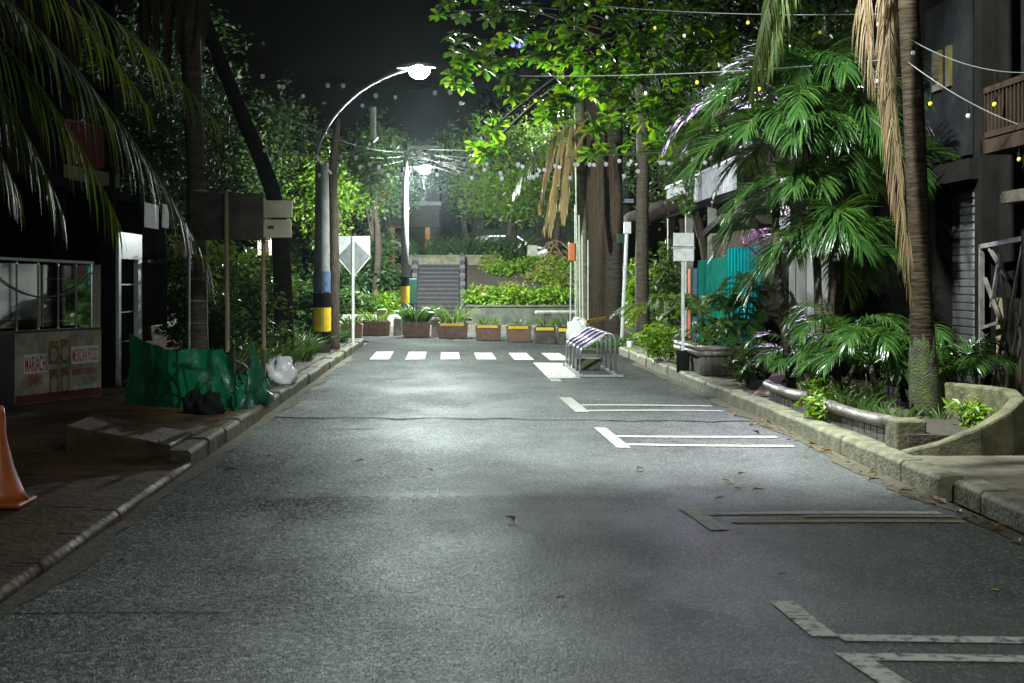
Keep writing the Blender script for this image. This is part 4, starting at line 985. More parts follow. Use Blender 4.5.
# bicycle leaning behind the tarp: wheel, frame and bars show as a dark shape through the sheet
t = thing('bicycle', 'bicycle showing as dark outline behind the green tarpaulin', 'bicycle', (-3.3,17.9,.12))
def wheel(c, r):
    b = MB(); pts = [Vector((c[0]+r*math.cos(a*.314), c[1], c[2]+r*math.sin(a*.314))) for a in range(21)]; b.tube(pts, .022, 6); wo = obj('wheel', b, M['rubber'], t)
    b = MB()
    for a in range(8): b.tube([c, (c[0]+r*math.cos(a*.785),c[1],c[2]+r*math.sin(a*.785))], .004, 4)
    obj('spoke', b, M['metal'], wo)
wheel(Vector((-3.6,18.2,.40)),.27); wheel(Vector((-2.86,18.15,.40)),.27)
b = MB(); 
for p, q in (((-3.7,.45),(-3.35,.9)),((-3.35,.9),(-2.95,.85)),((-3.25,.42),(-2.95,.85)),((-3.35,.9),(-3.25,.42)),((-3.25,.42),(-3.7,.45)),((-2.95,.95),(-2.78,.45))): b.tube([(p[0]+.06,18.18,p[1]*.82),(q[0]+.06,18.18,q[1]*.82)], .018, 6)
obj('frame', b, M['black'], t); b = MB(); b.tube([(-2.91,17.98,.78),(-2.89,18.18,.76),(-2.91,18.38,.78)], .014, 6); obj('handlebar', b, M['black'], t)
b = MB(); b.box(-3.42,-3.18,18.12,18.24,.74,.78); obj('saddle', b, M['black'], t, bevel=.02)
for i, (px, Y, r, lab) in enumerate(((194,16.9,.13,'black rubbish sack at the left foot of the tarp'),(210,16.75,.16,'larger black rubbish sack in front of tarp, nearer the kerb'))):
    tag(obj('rubbish_bag', sack((W(px,0,Y).x,Y,.1),r,r,.24,20+i), M['black'], smooth=True), lab, 'bag')
# wedge ramp
b = MB(); b.add([(-3.6,13.1,.06),(-2.62,13.1,.06),(-2.62,14.2,.06),(-3.6,14.2,.06),(-3.6,13.1,.36),(-2.62,13.1,.18),(-2.62,14.2,.18),(-3.6,14.2,.36)],[(0,3,2,1),(4,5,6,7),(0,1,5,4),(1,2,6,5),(2,3,7,6),(3,0,4,7)])
tag(obj('ramp', b, M['pave'], bevel=.015), 'low sloping concrete ramp end at left kerb', 'ramp')
print('objects done')

# ------------------------------------------------------------------ right planter bed
# curved concrete wall that rises from the kerb
pl = [(3.98,12.75,.02),(4.3,12.62,.12),(4.65,12.58,.26),(4.98,12.68,.40),(5.2,12.95,.49),(5.30,13.4,.53),(5.30,14.0,.52),(5.2,14.7,.50),(5.12,15.4,.48)]
b = MB(); n = len(pl)
for i, (x,y,h) in enumerate(pl):
    a = Vector(pl[max(0,i-1)][:2]); c = Vector(pl[min(n-1,i+1)][:2]); d = (c-a).normalized(); nn = Vector((-d.y,d.x))*.14
    b.v += [(x,y,.1),(x+nn.x,y+nn.y,.1),(x+nn.x,y+nn.y,.14+h),(x,y,.14+h)]
for i in range(n-1):
    for k in range(4): b.f.append((i*4+k,(i+1)*4+k,(i+1)*4+(k+1)%4,i*4+(k+1)%4)); b.m.append(0)
b.f += [(0,1,2,3),(n*4-4,n*4-1,n*4-2,n*4-3)]; b.m += [0,0]
tag(obj('planter_wall', b, M['mossconc'], bevel=.025), 'curved concrete planter wall sweeping up from the right kerb', 'planter wall')
b = MB(); b.prism([(4.12,12.9),(4.7,12.75),(5.15,13.1),(5.2,15.4),(5.9,16),(5.6,20.9),(4.25,20.9),(4.15,16.5)], .1, .30); struct('planting_bed', b, M['soil'])
b = MB(); b.box(4.02,4.3,12.95,13.3,.12,.42); tag(obj('concrete_stub', b, M['mossconc'], bevel=.02), 'small concrete block closing the bed beside curved wall', 'block')
for i, (p, q, r, lab) in enumerate((((4.12,13.35,.36),(4.1,16.4,.34),.065,'wet log edging the palm bed nearest the curved wall'),((4.12,16.55,.34),(4.08,18.6,.34),.06,'farther wet log edging the palm bed'),)):
    b = MB(); b.tube(sag(p,q,.03,8), [r*rnd.uniform(.9,1.1) for _ in range(9)], 10); tag(obj('log', b, M['log'], smooth=True), lab, 'log', 'logs edging the palm bed')
b = MB()
for i in range(24): 
    y = 13.4+i*.215; b.box(4.1,4.17,y,y+.19,.1,.31+.02*math.sin(i*3))
tag(obj('log_edging', b, M['planterdark']), 'row of short upright stakes holding the soil under the edging logs', 'edging')
def timber_planter(name, label, x0,x1,y0,y1,z0,z1):
    t = thing(name, label, 'planter', ((x0+x1)/2,(y0+y1)/2,z0)); b = MB(); b.box(x0+.03,x1-.03,y0+.03,y1-.03,z0,z1-.1)
    for k in range(7): b.box(x0+(x1-x0)*k/7+.01,x0+(x1-x0)*(k+1)/7-.01,y0,y0+.029,z0,z1-.12)
    obj('box', b, M['planterdark'], t, bevel=.008)
    b = MB()
    for z in (z1-.08, z1): 
        b.tube([(x0-.03,y0,z),(x1+.03,y0,z)],.05,8); b.tube([(x0,y0,z),(x0,y1,z)],.05,8)
    obj('rail', b, M['log'], t, smooth=True); return t
timber_planter('timber_planter','dark timber planter with log rim at foot of the small sign post',3.98,4.75,23.2,25.6,.14,.58)
timber_planter('timber_planter','small dark timber planter with log rim left of the palm bed',4.35,5.25,19.9,21.2,.14,.55)
b = MB(); b.bar((4.1,19.0,.17),(4.75,20.0,.55),.22,.03); tag(obj('plank', b, M['wood']), 'plank leaning on the small timber planter', 'plank')
b = MB(); b.lathe(4.45,20.1,[(.05,.52),(.055,.68)],10); tag(obj('paper_cup', b, M['white']), 'white cup standing on the log rim of small planter', 'cup')

# ------------------------------------------------------------------ palms
def palm_clump(name, label, cat, base, stems, mleaf, group=None, ll=.5, lw=.04, n=30, trunk_r=.05, droop=.4, seg=3, rr=.014, lift=.25, upright=False):
    """stems: list of (top point, number of fronds, frond length, elevation range)"""
    t = thing(name, label, cat, base, group); B = Vector(base)
    for (top, nf, L, el, sg) in stems:
        top = Vector(top)
        if upright: B = Vector((base[0]*.3+top.x*.7, base[1]*.5+top.y*.5, base[2]))
        if trunk_r:
            b = MB(); b.tube([B + Vector((rnd.gauss(0,.08),rnd.gauss(0,.08),0)), B.lerp(top,.5)+Vector((rnd.gauss(0,.05),rnd.gauss(0,.05),0)), top], [trunk_r*1.2,trunk_r,trunk_r*.8], 8); obj('trunk', b, M['palmbark'], t, smooth=True)
        a0 = rnd.random()*6.28
        for k in range(nf):
            az = a0 + k*2.399 + rnd.gauss(0,.15); e = rnd.uniform(*el); LL = L*rnd.uniform(.8,1.15)
            b = MB(); frond(b, *palm_frond_pts(top, az, e, LL, sg*rnd.uniform(.75,1.2)), n=n, ll=ll*LL/L, lw=lw, droop=droop*rnd.uniform(.7,1.3), seg=seg, rr=rr, lift=lift)
            obj('frond', b, mleaf, t)
    return t
# big feathery palm
Yb = 18.2
palm_clump('feather_palm','tall multi stemmed palm with glossy arching fronds over the bed','palm tree',(4.95,Yb,.28),
  [(W(808,112,Yb),26,2.3,(.45,1.52),.95),(W(772,145,Yb-.4),14,1.5,(.3,1.45),1.0),(W(842,160,Yb-.4),20,2.2,(.15,1.45),1.05),(W(812,205,Yb-.5),15,1.5,(-.1,1.3),1.1),(W(835,248,Yb-.6),14,1.5,(-.1,1.3),1.15)], M['palm'], n=52, ll=.58, lw=.022, trunk_r=.05, droop=.34, lift=.38, upright=True)
# tall palm with bare trunk and hanging dead fronds
tp = thing('tall_palm','tall palm with bare mossy trunk and dry brown fronds hanging down','palm tree',(4.88,14.75,.28))
b = MB(); b.tube([(4.88,14.75,.25),(4.86,14.75,.8),(4.80,14.72,2.2),(4.74,14.7,3.6),(4.66,14.7,5.2),(4.6,14.7,6.3)],[.165,.125,.112,.105,.10,.095],14,0,.10); obj('trunk', b, M['darktrunk'], tp, smooth=True)
b = MB(); zz_ = [.262,.4,.5,.6,.7,.8,.9,1.0,1.1,1.2,1.3,1.4,1.5]; b.tube([(4.885-.004*k,14.75,z) for k, z in enumerate(zz_)], [.170-.0052*k for k in range(13)], 20, 0, .15); obj('moss', b, M['moss'], tp, smooth=True)
for (p0,p1,p2,n_,ll_,m_) in ((W(895,-60,14.3),W(878,60,14.2),W(912,292,14.3),46,.55,'dead'),(W(893,-70,14.35),W(872,0,14.3),W(895,210,14.35),34,.45,'dead'),(W(890,-80,14.2),W(850,-60,14.0),W(872,80,14.0),26,.6,'dead'),
     ):
    b = MB(); frond(b, p0,p1,p2, n=int(n_*1.6), ll=ll_, lw=.013, droop=1.6, start=.15, fwd=(30,14), lift=-.2, rr=.016); obj('frond', b, M[m_], tp, label='dry brown hanging frond')
crown = Vector((4.6,14.7,6.3))
for k in range(9):
    b = MB(); frond(b, *palm_frond_pts(crown, k*.7+.3, rnd.uniform(.2,1.0), 2.6, .9), n=36, ll=.55, lw=.04, droop=.4); obj('frond', b, M['palm'], tp)
# near green frond hanging at top (from the same crown row)
for (p0,p1,p2) in ((W(860,-190,13.4),W(790,-150,12.2),W(752,95,11.8)),(W(868,-190,13.4),W(800,-120,12.6),W(772,60,12.2))):
    b = MB(); frond(b, p0,p1,p2, n=44, ll=.55, lw=.03, droop=1.3, start=.2, fwd=(38,16), lift=-.1); obj('frond', b, M['palmlight'], tp)
# ferny palms in the bed
ferns = [((4.75,17.2,.3),(4.75,17.2,.95),13,1.25,'bushy young palm behind the edging log, brightest in the bed'),((4.65,15.9,.3),(4.65,15.9,.75),14,1.15,'low spreading palm left of the mossy trunk'),
         ((5.15,16.4,.3),(5.2,16.4,.8),11,1.25,'young palm rising behind the mossy trunk'),((4.5,18.5,.3),(4.5,18.6,.7),11,.95,'small palm at the far end of the bed'),((5.45,15.6,.3),(5.5,15.5,.7),8,.95,'small palm between mossy trunk and curved wall')]
for (bs,tp_,nf,L,lab) in ferns:
    palm_clump('young_palm', lab, 'palm', bs, [(tp_,nf,L,(.25,1.3),.75)], M['palm'], 'young palms in the bed', n=36, ll=.36, lw=.020, trunk_r=.035, droop=.45, rr=.009, lift=.35)
# bamboo palm beside the sign post
palm_clump('bamboo_palm','dense dark bamboo palm in front of the teal hoarding','palm',(4.85,24.2,.4),
  [((4.75,24.3,1.15),13,.85,(.2,1.35),.7),((5.0,24.2,1.5),13,.8,(.1,1.35),.8),((4.5,24.4,.85),12,.75,(.1,1.3),.8),((5.15,24.0,1.0),12,.8,(0,1.2),.9),((4.7,23.7,.8),10,.7,(0,1.2),.9)], M['palm'], n=30, ll=.22, lw=.024, trunk_r=.02, droop=.25, seg=2, rr=.008)
palm_clump('arching_palm','bright yellow green arching palm beside the grey trunk','palm',(W(668,0,28).x,28,.14), [(W(668,312,28),11,1.2,(.35,1.3),.9)], M['palmlight'], n=30, ll=.3, lw=.035, trunk_r=.04, droop=.3, rr=.01)
palm_clump('arching_palm','smaller light green palm right behind the sign post','palm',(W(705,0,26.5).x,26.5,.14), [(W(702,312,26.5),8,.9,(.35,1.2),.8)], M['palmlight'], n=26, ll=.26, lw=.03, trunk_r=.03, droop=.3, rr=.009)
# shrubs on the right
def shrub(name, label, c, rad, n_cl, per, leaf, m_, cr=.14, group=None, tv=SMALL_V, tf=SMALL_FACES, stems=4, up=(0,0,1), spread=.6, shell=.3):
    t = thing(name, label, 'shrub' if 'hedge' not in name else 'hedge', (c[0],c[1],c[2]), group)
    cc = (c[0],c[1],c[2]+rad[2]); p, k = clumps(cc, rad, n_cl, per, cr, shell); p[:,2] = np.maximum(p[:,2], c[2]+.02)
    b = MB(); add_leaves(b, p, leaf, tv, tf, up, spread); obj('foliage', b, m_, t)
    b = MB()
    for i in range(stems):
        q = k[i % len(k)]; b.tube([(c[0]+rnd.gauss(0,.05),c[1]+rnd.gauss(0,.05),c[2]-.05), (np.array(c)*.4+q*.6+np.array([0,0,.03])).tolist(), q.tolist()], [.014,.01,.005], 5)
    obj('stem', b, M['bark'], t); return t
shrub('leafy_shrub','yellow green leafy shrub at the corner of right pavement',(W(662,0,27).x,27,.14),(.42,.35,.36),38,14,.13,M['leaf_bright'])
shrub('leafy_shrub','low pale shrub sprouting over the rim of dark timber planter',(4.35,23.6,.5),(.4,.4,.25),24,12,.12,M['leaf_mid'])
shrub('leafy_shrub','leafy shrub spilling over kerb left of the small planter',(4.28,20.6,.15),(.33,.35,.34),32,14,.12,M['leaf_mid'])
shrub('leafy_shrub','small yellow green weed hanging over the edging log',(4.05,15.75,.12),(.20,.28,.24),26,12,.08,M['leaf_bright'],.09)
shrub('red_shrub','low reddish leaved shrub by the grey metal panels',(5.3,21.6,.2),(.42,.5,.3),30,12,.12,M['leaf_red'])
shrub('leafy_shrub','small green weed inside the curved planter wall',(4.95,13.6,.3),(.2,.3,.14),16,10,.09,M['leaf_bright'],.09)
shrub('flowering_shrub','pink flowering shrub half hidden behind the big palm fronds',(W(765,0,22.5).x,22.5,2.0),(.34,.3,.24),20,11,.08,M['pinkflower'],.09)
def tufts(spots, label, group, h, w, n, m_, spread=.16):
    b0 = MB(); grass(b0, (0,0,0), n, h, w, spread, .9); p = obj('grass_tuft', b0, m_); p.location = (0,0,0)
    first = True
    for (x,y,z) in spots:
        o = p if first else p.copy()
        if not first: COL.objects.link(o)
        first = False; o.location = (x,y,z); s_ = rnd.uniform(.7,1.25); o.scale = (s_,s_,s_); o.rotation_euler = (0,0,rnd.random()*6.3); tag(o, label, 'grass', group)
tufts([(3.35+rnd.random()*1.6,33.5+rnd.random()*4,.05) for _ in range(22)], 'short green grass tuft around the feet of the trunks', 'grass tufts around the trunks', .3,.02,60,M['leaf_mid'],.3)
g = MB(); g.prism([(2.95,33.2),(5.3,33.0),(5.6,39.5),(3.1,39)],-.03,.07); struct('verge_right', g, M['soil'])
tufts([(4.2+rnd.random()*1.0,13.4+rnd.random()*5.5,.29) for _ in range(16)], 'small grass tuft growing in the soil of palm bed', 'grass tufts in the palm bed', .22,.016,34,M['leaf_mid'],.14)

# ------------------------------------------------------------------ trunks on the right with the leafy almond crown
ft = thing('fan_palm','thick fibrous palm trunk cluster with pale mossy left side and straw skirt','palm tree',(W(600,0,40).x,40,0))
def trunk(parent, pts, rad, m_, seg=14, wob=.12, nm='trunk'):
    b = MB(); b.tube(arcpts(pts), list(np.interp(np.linspace(0,1,(len(pts)-1)*5+1), np.linspace(0,1,len(rad)), rad)), seg, 0, wob); return obj(nm, b, m_, parent, smooth=True)
trunk(ft, [W(583,345,40.2),W(582,250,40.2),W(580,150,40.2),W(578,-60,40.2)], [.2,.16,.15,.14], M['palebark'])
trunk(ft, [W(597,345,40),W(598,260,40),W(598,150,40),W(600,-80,40)], [.27,.25,.36,.4], M['fibre'],16,.2)
trunk(ft, [W(613,347,39.6),W(613,260,39.6),W(612,150,39.6),W(610,-80,39.6)], [.3,.24,.3,.3], M['palmbark'],16,.15)
for k_, (a_,m1,b_) in enumerate(((W(585,120,39.5),W(556,150,39),W(545,225,39)),(W(584,125,39.2),W(565,140,39.2),W(552,190,39.2)),(W(588,130,39),W(572,150,38.9),W(560,200,38.9)),(W(600,130,39),W(598,170,38.7),W(600,235,38.7)),(W(610,140,38.9),W(616,180,38.6),W(614,230,38.6)))):
    b = MB(); frond(b, a_,m1,b_, n=64, ll=.85, lw=.04, droop=1.7, fwd=(30,12), lift=.1, rr=.05); obj('dead_frond', b, M['straw'] if k_ < 3 else M['fibre'], ft)
for (a_,m1,b_) in ((W(560,118,39.2),W(548,150,38.9),W(540,205,38.9)),(W(566,122,39.1),W(556,160,38.8),W(550,228,38.8)),(W(572,124,39.1),W(566,165,38.8),W(563,215,38.8))):
    b = MB(); frond(b, a_,m1,b_, n=90, ll=.7, lw=.045, droop=1.5, fwd=(30,12), lift=.15, rr=.06); obj('dead_frond', b, M['straw'], ft)
b = MB(); frond(b, W(584,120,39.4),W(545,130,39),W(515,190,38.6), n=40, ll=.9, lw=.04, droop=1.2, fwd=(40,20)); obj('frond', b, M['palmlight'], ft)
at = thing('almond_tree','tall tree with big round leaves hanging over the street from right','tree',(W(643,0,36).x,36,.05))
trunk(at, [W(643,346,36),W(642,250,36),W(643,160,36),W(640,60,35.6),W(636,-40,35)], [.2,.165,.16,.15,.12], M['palmbark'])
tips = []
CL = [ # px, py, Y, radius px, rosettes
 (470,40,28,22,12),(458,78,28,16,9),(492,60,28,20,12),(505,95,27,20,13),(492,128,27,19,13),(483,152,27,10,5),(520,30,28,30,18),(545,60,27.5,28,18),(560,100,26.5,22,16),(548,112,26.5,14,8),
 (590,50,28,36,24),(600,95,27,30,22),(598,130,26.5,20,13),(593,155,26.5,10,5),(640,40,28,38,26),(645,85,27.5,30,22),(648,125,27,20,13),(655,152,26.5,10,6),(685,50,28,34,22),(675,95,27,28,18),(670,128,26.5,16,10),(700,20,28.5,30,18),
 (560,15,29,45,26),(620,5,29,45,28),(670,0,29,45,24),(500,5,29,36,18),(720,60,28.5,20,10),(450,10,30,20,8)]
b = MB(); br = MB()
for (px,py,Y,r,n_) in CL:
    c = W(px,py,Y); rr_ = r/F*Y; cen = []
    for _ in range(int(n_*.68)):
        v = Vector((rnd.gauss(0,.5),rnd.gauss(0,.6),rnd.gauss(0,.5)))*rr_; cen.append(c+v)
    rosettes(b, cen, .30, 9)
    tips.append((c, rr_, cen))
obj('crown', b, M['leaf_almond'], at)
fork = W(641,60,35.6)
for (c, rr_, cen) in tips:
    mid = fork.lerp(c,.55)+Vector((0,0,.5)); br.tube(arcpts([fork+Vector((0,0,rnd.uniform(-.5,.8))), mid, c]), list(np.linspace(.07,.02,11)), 6)
    for q in cen[::2]: br.tube([c, c.lerp(q,.5)+Vector((0,0,.05)), q], [.018,.012,.006], 4)
obj('branch', br, M['bark'], at)
# leaning dark trunk
lt = thing('leaning_log','dark leaning trunk lying across behind the white sign plates','trunk',W(700,250,40))
b = MB(); b.tube(arcpts([W(630,222,41),W(665,208,40),W(700,196,39.5),W(760,170,39)]), list(np.linspace(.26,.17,16)), 10, 0, .2); obj('trunk', b, M['bark'], lt, smooth=True)
b = MB(); b.tube(arcpts([W(648,190,40),W(680,160,40),W(720,105,39)]), .03, 5); b.tube(arcpts([W(640,210,40),W(676,150,40),W(700,120,39)]), .022, 5); obj('branch', b, M['bark'], lt)
shrub('hanging_fern','round green fern growing on leaning trunk',W(705,215,39),(.7,.5,.3),26,14,.2,M['leaf_mid'],.2)

# ------------------------------------------------------------------ left palms and verge
np_ = thing('coconut_palm','near palm with long drooping fronds at the upper left','palm tree',(-5.0,8.4,.08))
b = MB(); b.tube([(-5.0,8.4,.05),(-4.9,8.5,2.4),(-4.7,8.7,4.6)],[.2,.16,.13],12,0,.08); obj('trunk', b, M['palmbark'], np_, smooth=True)
cr = Vector((-4.7,8.7,4.6))
for (m1,e,n_,ll_,w_) in ((W(40,-60,9),W(208,262,9.2),60,.62,.032),(W(20,-20,9),W(120,225,9.3),52,.6,.03),(W(-40,-50,8.8),W(62,210,9),50,.6,.028),(W(60,-75,9.2),W(215,120,9.6),46,.5,.026),(W(-80,-30,8.6),W(18,190,8.8),44,.6,.028),(W(10,-120,9.4),W(150,110,10),46,.5,.026)):
    b = MB(); frond(b, cr, m1, e, n=n_, ll=ll_, lw=w_, droop=1.25, start=.22, fwd=(48,18), lift=.0, rr=.016); obj('frond', b, M['palmlight'], np_)
for k in range(8):
    b = MB(); frond(b, *palm_frond_pts(cr, R(100)+k*.55, rnd.uniform(.1,.9), 3.0, .9), n=36, ll=.6, lw=.035, droop=.6); obj('frond', b, M['palm'], np_)
rp2 = thing('skirted_palm','dark ringed palm trunk with ragged dead skirt at the top left','palm tree',(W(198,0,19.4).x,19.4,.1))
trunk(rp2, [W(198,412,19.4),W(198,260,19.4),W(193,100,19.4),W(185,-120,19.4)], [.16,.12,.13,.16], M['palmbark'])
for z in np.arange(.5,3.0,.3):
    b = MB(); c = W(198,0,19.4); b.lathe(c.x,19.4,[(.128,z),(.140,z+.012),(.128,z+.03)],14); obj('ring', b, M['palebark'], rp2)

for k in range(16):
    a = k*.393; p0 = W(180,-90,19.4)+Vector((.14*math.cos(a),.14*math.sin(a),0)); p2 = W(172+26*math.cos(a),rnd.uniform(20,70),19.4)+Vector((0,.45*math.sin(a),0)); m1 = p0.lerp(p2,.45)+Vector((.35*math.cos(a),.35*math.sin(a),.2))
    b = MB(); frond(b, p0,m1,p2, n=26, ll=.5, lw=.03, droop=1.8, fwd=(24,12), lift=-.1, seg=2); obj('dead_frond', b, M['fibre'], rp2)
lt2 = thing('leaning_tree','dark leaning trunk rising to the left behind the boards','tree',(W(280,0,26).x,26,.1))
trunk(lt2, [W(284,370,26),W(282,260,26),W(272,190,26),W(240,110,25.6),W(205,20,25),W(170,-80,24.6)], [.2,.16,.145,.13,.11,.09], M['darktrunk'])
b = MB(); p, k = clumps(W(110,-110,25), (2.3,2.2,1.3), 120, 26, .35, .3); add_leaves(b, p, .17); obj('crown', b, M['leaf_dark'], lt2)
lt3 = thing('slim_tree','slender dark trunk standing right behind the banded lamp post','tree',(W(333,0,31.5).x,31.5,.1))
trunk(lt3, [W(334,360,31.5),W(334,250,31.5),W(333,170,31.5),W(338,120,32.5)], [.13,.11,.1,.05], M['bark'])
b = MB(); p, k = clumps(W(362,168,34), (1.0,.9,.7), 34, 18, .25, .2); add_leaves(b, p, .17); obj('crown', b, M['leaf_dark'], lt3)

# left verge planting
g = MB(); g.prism([(-2.62,19.9),(-2.62,37.5),(-6,38),(-6,22)],.08,.17); struct('verge_left', g, M['soil'])
sp = [(-2.85-rnd.random()*.55, 21.3+i*.62+rnd.random()*.3, .15) for i in range(24)]
tufts(sp, 'strappy green grass clump along the left kerb', 'strappy grass clumps along the left kerb', .50,.022,120,M['leaf_dark'],.2)
tufts([(-3.3-rnd.random()*.8, 21.5+i*.9, .15) for i in range(14)], 'tall reedy grass clump behind the left kerb', 'reedy clumps behind the left kerb', .8,.022,90,M['leaf_mid'],.24)
VL = [((-3.7,22.2,.15),(.5,.5,.65),'dark bush behind the white plastic bag'),((-3.6,24.6,.15),(.55,.7,.8),'dark leafy bush at the foot of the leaning trunk'),((-3.75,27.2,.15),(.6,.7,.9),'leafy bush left of the banded lamp post'),
      ((-3.4,32.3,.15),(.5,.6,.75),'leafy bush right behind the banded lamp post'),((-3.5,35.5,.15),(.7,.8,.75),'leafy bush at the foot of the diamond sign'),((-4.9,26,.15),(.6,1,1.3),'tall dark bush behind the wooden pole'),((-4.8,30,.15),(.7,1.1,1.35),'tall bush behind lamp post in the verge'),((-4.7,35,.15),(.8,1.2,1.3),'tall bush behind the diamond sign')]
for c, r_, lab in VL: shrub('verge_bush', lab, c, r_, int(70*r_[0]*r_[2]/.4)+20, 16, .15, M['leaf_dark'] if c[0] > -4.5 else M['leaf_mid'], .17, 'bushes of the left verge')
# bank left of the stairs
LB = [((-2.4,51,.2),(.75,.6,.5),'leaf_bright','bright leafy bush left of the steps'),((-3.6,50.6,.2),(.9,.7,.6),'leaf_mid','green bush behind the carton planter'),((-2.6,53,1.0),(.8,.8,.7),'leaf_dark','dark bush beside the upper steps'),((-4.4,52.5,.7),(1.2,.9,.9),'leaf_dark','large dark bush on the left bank'),
      ((-5.5,54.5,1.4),(1.3,1,1.0),'leaf_dark','broad bush near the top of left bank'),((-3.3,55.5,2.0),(1.1,.9,.9),'leaf_mid','bush on the top edge of the left bank'),((-6.4,51,.2),(1.2,.9,.9),'leaf_mid','low bush far left on the bank')]
for c, r_, m_, lab in LB: shrub('bank_bush', lab, c, r_, int(90*r_[0]*r_[2]/.5)+30, 16, .19, M[m_], .22, 'bushes on the left bank')
# bright hedge and slope planting
hx = [.75+i*.62 for i in range(9)]
for i, x in enumerate(hx):
    shrub('hedge_plant','bright green hedge bush in the row above the retaining wall',(x,50.85,.74),(.42,.34,.36),46,16,.15,M['leaf_bright'],.16,'bright hedge above the retaining wall',stems=3)
for i in range(26):
    x = .6+rnd.random()*4.6; y = 51.7+rnd.random()*3.6; z = bank(x,y)
    shrub('slope_plant','low yellowish plant covering the bank above the hedge',(x,y,z-.05),(.5,.45,.26),30,14,.14,M['leaf_olive'] if rnd.random()<.65 else M['leaf_bright'],.18,'yellowish plants on the bank',stems=2)
b = MB()
for i in range(70):
    c = W(rnd.uniform(541,572),rnd.uniform(244,288),54.5+rnd.random()); a = rnd.random()*6.3; L = rnd.uniform(.3,.8); d = Vector((math.cos(a),rnd.gauss(0,.3),math.sin(a)*.8))*L*.5
    b.tube([c-d,c+Vector((0,0,.1)),c+d],[.03,.03,.015],5)
tag(obj('brush_pile', b, mat('dead_brush',(.2,.11,.06),(.07,.04,.025),rough=.8)), 'heap of brown dead fronds beside the concrete gate post', 'brush pile')
for i in range(7):
    x = -1.3+i*.62; b = MB(); grass(b, (x,57.0+rnd.random()*.6,UP), 110, 1.45, .09, .35, .9); tag(obj('agave_plant', b, M['leaf_dark']), 'blue green strappy plant behind the parapet at stair head', 'plant', 'strappy plants behind the parapet')
for i, x in enumerate((1.4,2.2,4.2)): shrub('dark_bush','low dark bush along the top of the hedge bank',(x,56.6,UP),(.7,.5,.42),50,16,.17,M['leaf_dark'],.2,'dark bushes along the bank top')

# ------------------------------------------------------------------ background trees
def tree(name, label, base, h, rad, m_, leaf=.2, n_cl=170, per=26, group=None, low=.0, cr=.5, tr=.16):
    B = Vector(base); t = thing(name, label, 'tree', base, group)
    top = B + Vector((rnd.gauss(0,.4),rnd.gauss(0,.3),h*.75)); trunk(t, [B-Vector((0,0,.1)), B.lerp(top,.5)+Vector((rnd.gauss(0,.2),0,0)), top], [tr,tr*.8,tr*.5], M['bark'],8,.1)
    cc = B + Vector((0,0,h-rad[2]*(1-low))); p, k = clumps(cc, rad, n_cl, per, cr, .25)
    b = MB(); add_leaves(b, p, leaf); obj('crown', b, m_, t)
    b = MB()
    for q in k[::9]: b.tube(arcpts([B.lerp(top,rnd.uniform(.5,.95)), (Vector(q)+top)/2+Vector((0,0,-.2)), q]), list(np.linspace(.05,.012,11)), 5)
    obj('limb', b, M['bark'], t); return t
GB = 'trees of the upper street'
tree('shade_tree','spreading leafy tree over the head of the steps',(2.6,60,UP),6.6,(3.0,2.2,2.2),M['leaf_mid'],.2,240,26,GB)
tree('shade_tree','leafy tree right of the slim lamp post, before the pale house',(.8,64,UP),6.2,(2.3,2,2.0),M['leaf_mid'],.2,170,26,GB)
tree('shade_tree','leafy tree just left of the far lamp',(-3.0,62,UP),6.6,(2.4,2,2.3),M['leaf_mid'],.2,180,24,GB)
tree('shade_tree','dark leafy tree behind the banded lamp post',(-7.5,60,UP),7.5,(2.8,2.2,2.6),M['leaf_dark'],.2,190,24,GB)
tree('shade_tree','leafy tree right of the gate post behind brush heap',(5.4,58.5,UP),6.2,(2.2,2,2.4),M['leaf_mid'],.19,200,24,GB)
tree('shade_tree','tree crown between the fibrous palm and grey trunk',(9.0,56,UP),7.5,(2.6,2.3,2.9),M['leaf_mid'],.2,200,24,GB)
tree('bright_tree','light green tree crown just right of the far lamp',(1.9,57.2,UP),4.6,(2.0,1.3,1.5),M['leaf_bright'],.17,150,24)  # lamp-lit look of this crown put into a lighter leaf colour
tree('bright_tree','light green tree drooping over the hedge bank beside straw skirts',(4.0,57.4,UP),4.9,(2.0,1.3,1.7),M['leaf_mid'],.17,170,24)
tree('bank_tree','slender leafy tree left of the slim lamp post',(-3.0,52.5,.9),6.0,(1.5,1.3,1.5),M['leaf_mid'],.16,120,24)
tree('bank_tree','leafy tree on the left bank behind the diamond sign',(-4.6,51.5,.6),5.9,(1.4,1.3,1.6),M['leaf_bright'],.16,120,24)  # lighter leaf colour stands for lamplight on this crown
tree('bank_tree','darker tree far left on the bank behind banded lamp post',(-6.9,52,.8),6.6,(1.6,1.4,2.1),M['leaf_mid'],.16,140,24)
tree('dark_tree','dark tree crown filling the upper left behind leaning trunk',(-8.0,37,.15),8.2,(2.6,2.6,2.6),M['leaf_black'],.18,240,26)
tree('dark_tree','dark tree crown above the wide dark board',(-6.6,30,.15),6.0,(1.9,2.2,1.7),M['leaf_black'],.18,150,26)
tree('dark_tree','tall dark tree behind the almond branches on right',(8.0,47,.1),13,(3.6,3,4.2),M['leaf_dark'],.22,240,24)
tree('dark_tree','tall dark tree beyond the junction at right',(14,52,.1),12,(4.5,3,4.5),M['leaf_dark'],.25,220,24)
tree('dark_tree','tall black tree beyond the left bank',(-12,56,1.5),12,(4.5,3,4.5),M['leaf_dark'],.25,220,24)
tree('dark_tree','high dark tree behind the pale house',(9,95,UP),13,(9,4,4.5),M['leaf_dark'],.35,240,24)
tree('roadside_tree','leafy roadside tree behind the hoarding and palms',(7.2,39,.12),6.8,(1.9,2.0,1.7),M['leaf_mid'],.17,150,24)
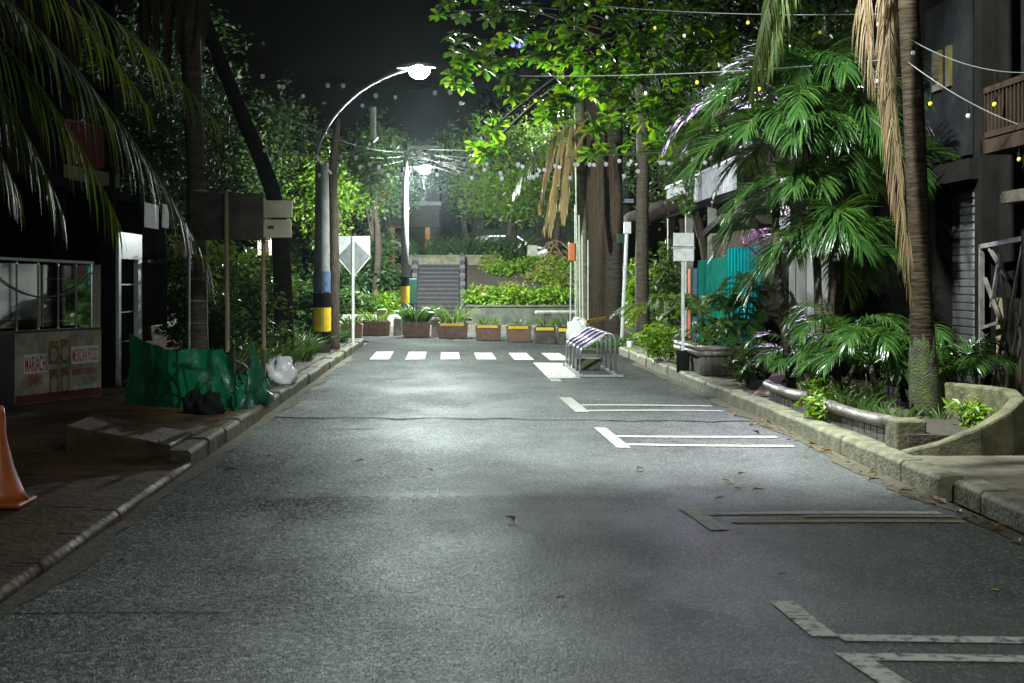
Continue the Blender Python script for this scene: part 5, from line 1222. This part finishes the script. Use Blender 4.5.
tree('roadside_tree','dense dark tree behind big palm at top right',(7.8,24,.12),8.6,(2.4,2.6,2.4),M['leaf_dark'],.17,220,24)
shrub('verge_bush','green bush seen between the two right trunks',(W(640,0,46).x+.2,46,0),(.9,.8,1.3),120,16,.18,M['leaf_bright'],.22)
shrub('verge_bush','green bush behind the leaning white pole',(W(665,0,42).x,42,0),(.8,.8,1.5),120,16,.17,M['leaf_mid'],.22)

# ------------------------------------------------------------------ litter on the road
lv = MB(); lv.add([(p[0]*.09-.045,p[1]*.09,p[2]*.2+.012+.02*abs(p[1])) for p in LEAF_V.tolist()], LEAF_FACES); p = obj('fallen_leaf', lv, M['litter'])
gpx = [(268,457),(360,462),(758,492),(737,489),(742,474),(728,482),(720,499),(960,512),(968,520),(975,518),(985,525),(992,530),(1003,528),(955,505),(940,500),(930,506),(915,497),(905,492),(890,485),(860,470),(830,452),(812,446),(790,440),(770,428),(735,415),(700,402),(560,600),(782,575),(510,520),(640,470),(430,470),(120,560),(180,505),(230,470)]
r9 = random.Random(5)
for _ in range(46):
    yy = 6.5+11*r9.random()**1.2; xx = 3.74-abs(r9.gauss(0,.14)); gpx.append((CX+xx/yy*F, CY+H*F/yy))
for i, (px, py) in enumerate(gpx):
    o = p if i == 0 else p.copy()
    if i: COL.objects.link(o)
    Y = H*F/(py-CY); x = (px-CX)/F*Y; o.location = (x,Y,road_z(x,Y)+.006 if KL<x<KR else .15); s_ = rnd.uniform(.7,1.5); o.scale = (s_,s_,s_); o.rotation_euler = (rnd.gauss(0,.2),rnd.gauss(0,.2),rnd.random()*6.3)
    tag(o, 'small brown fallen leaf lying on the damp road', 'leaf', 'fallen leaves on the road')
Y = H*F/(588-CY); x = (995-CX)/F*Y; b = MB(); b.add([(x+q[0]*.06-.03,Y+q[1]*.1,road_z(x,Y)+.012+q[2]*.05) for q in LEAF_V.tolist()], LEAF_FACES); tag(obj('fallen_leaf', b, M['limeleaf']), 'bright lime yellow fallen leaf on the near right asphalt', 'leaf')

# ------------------------------------------------------------------ haze of the humid night air
if HAZE:
    b = MB(); b.box(-55,55,-12,130,-1.2,24); hz = obj('haze', b, None); hz.data.materials.clear()
    m = bpy.data.materials.new('haze'); m.use_nodes = True; n = m.node_tree.nodes; n.remove(n['Principled BSDF'])
    v = n.new('ShaderNodeVolumePrincipled'); v.inputs['Color'].default_value = (.68,.85,.90,1); v.inputs['Density'].default_value = HAZE; v.inputs['Anisotropy'].default_value = .9
    m.node_tree.links.new(v.outputs[0], n['Material Output'].inputs['Volume']); hz.data.materials.append(m); hz['kind'] = 'stuff'
print('scene done', len(bpy.data.objects))
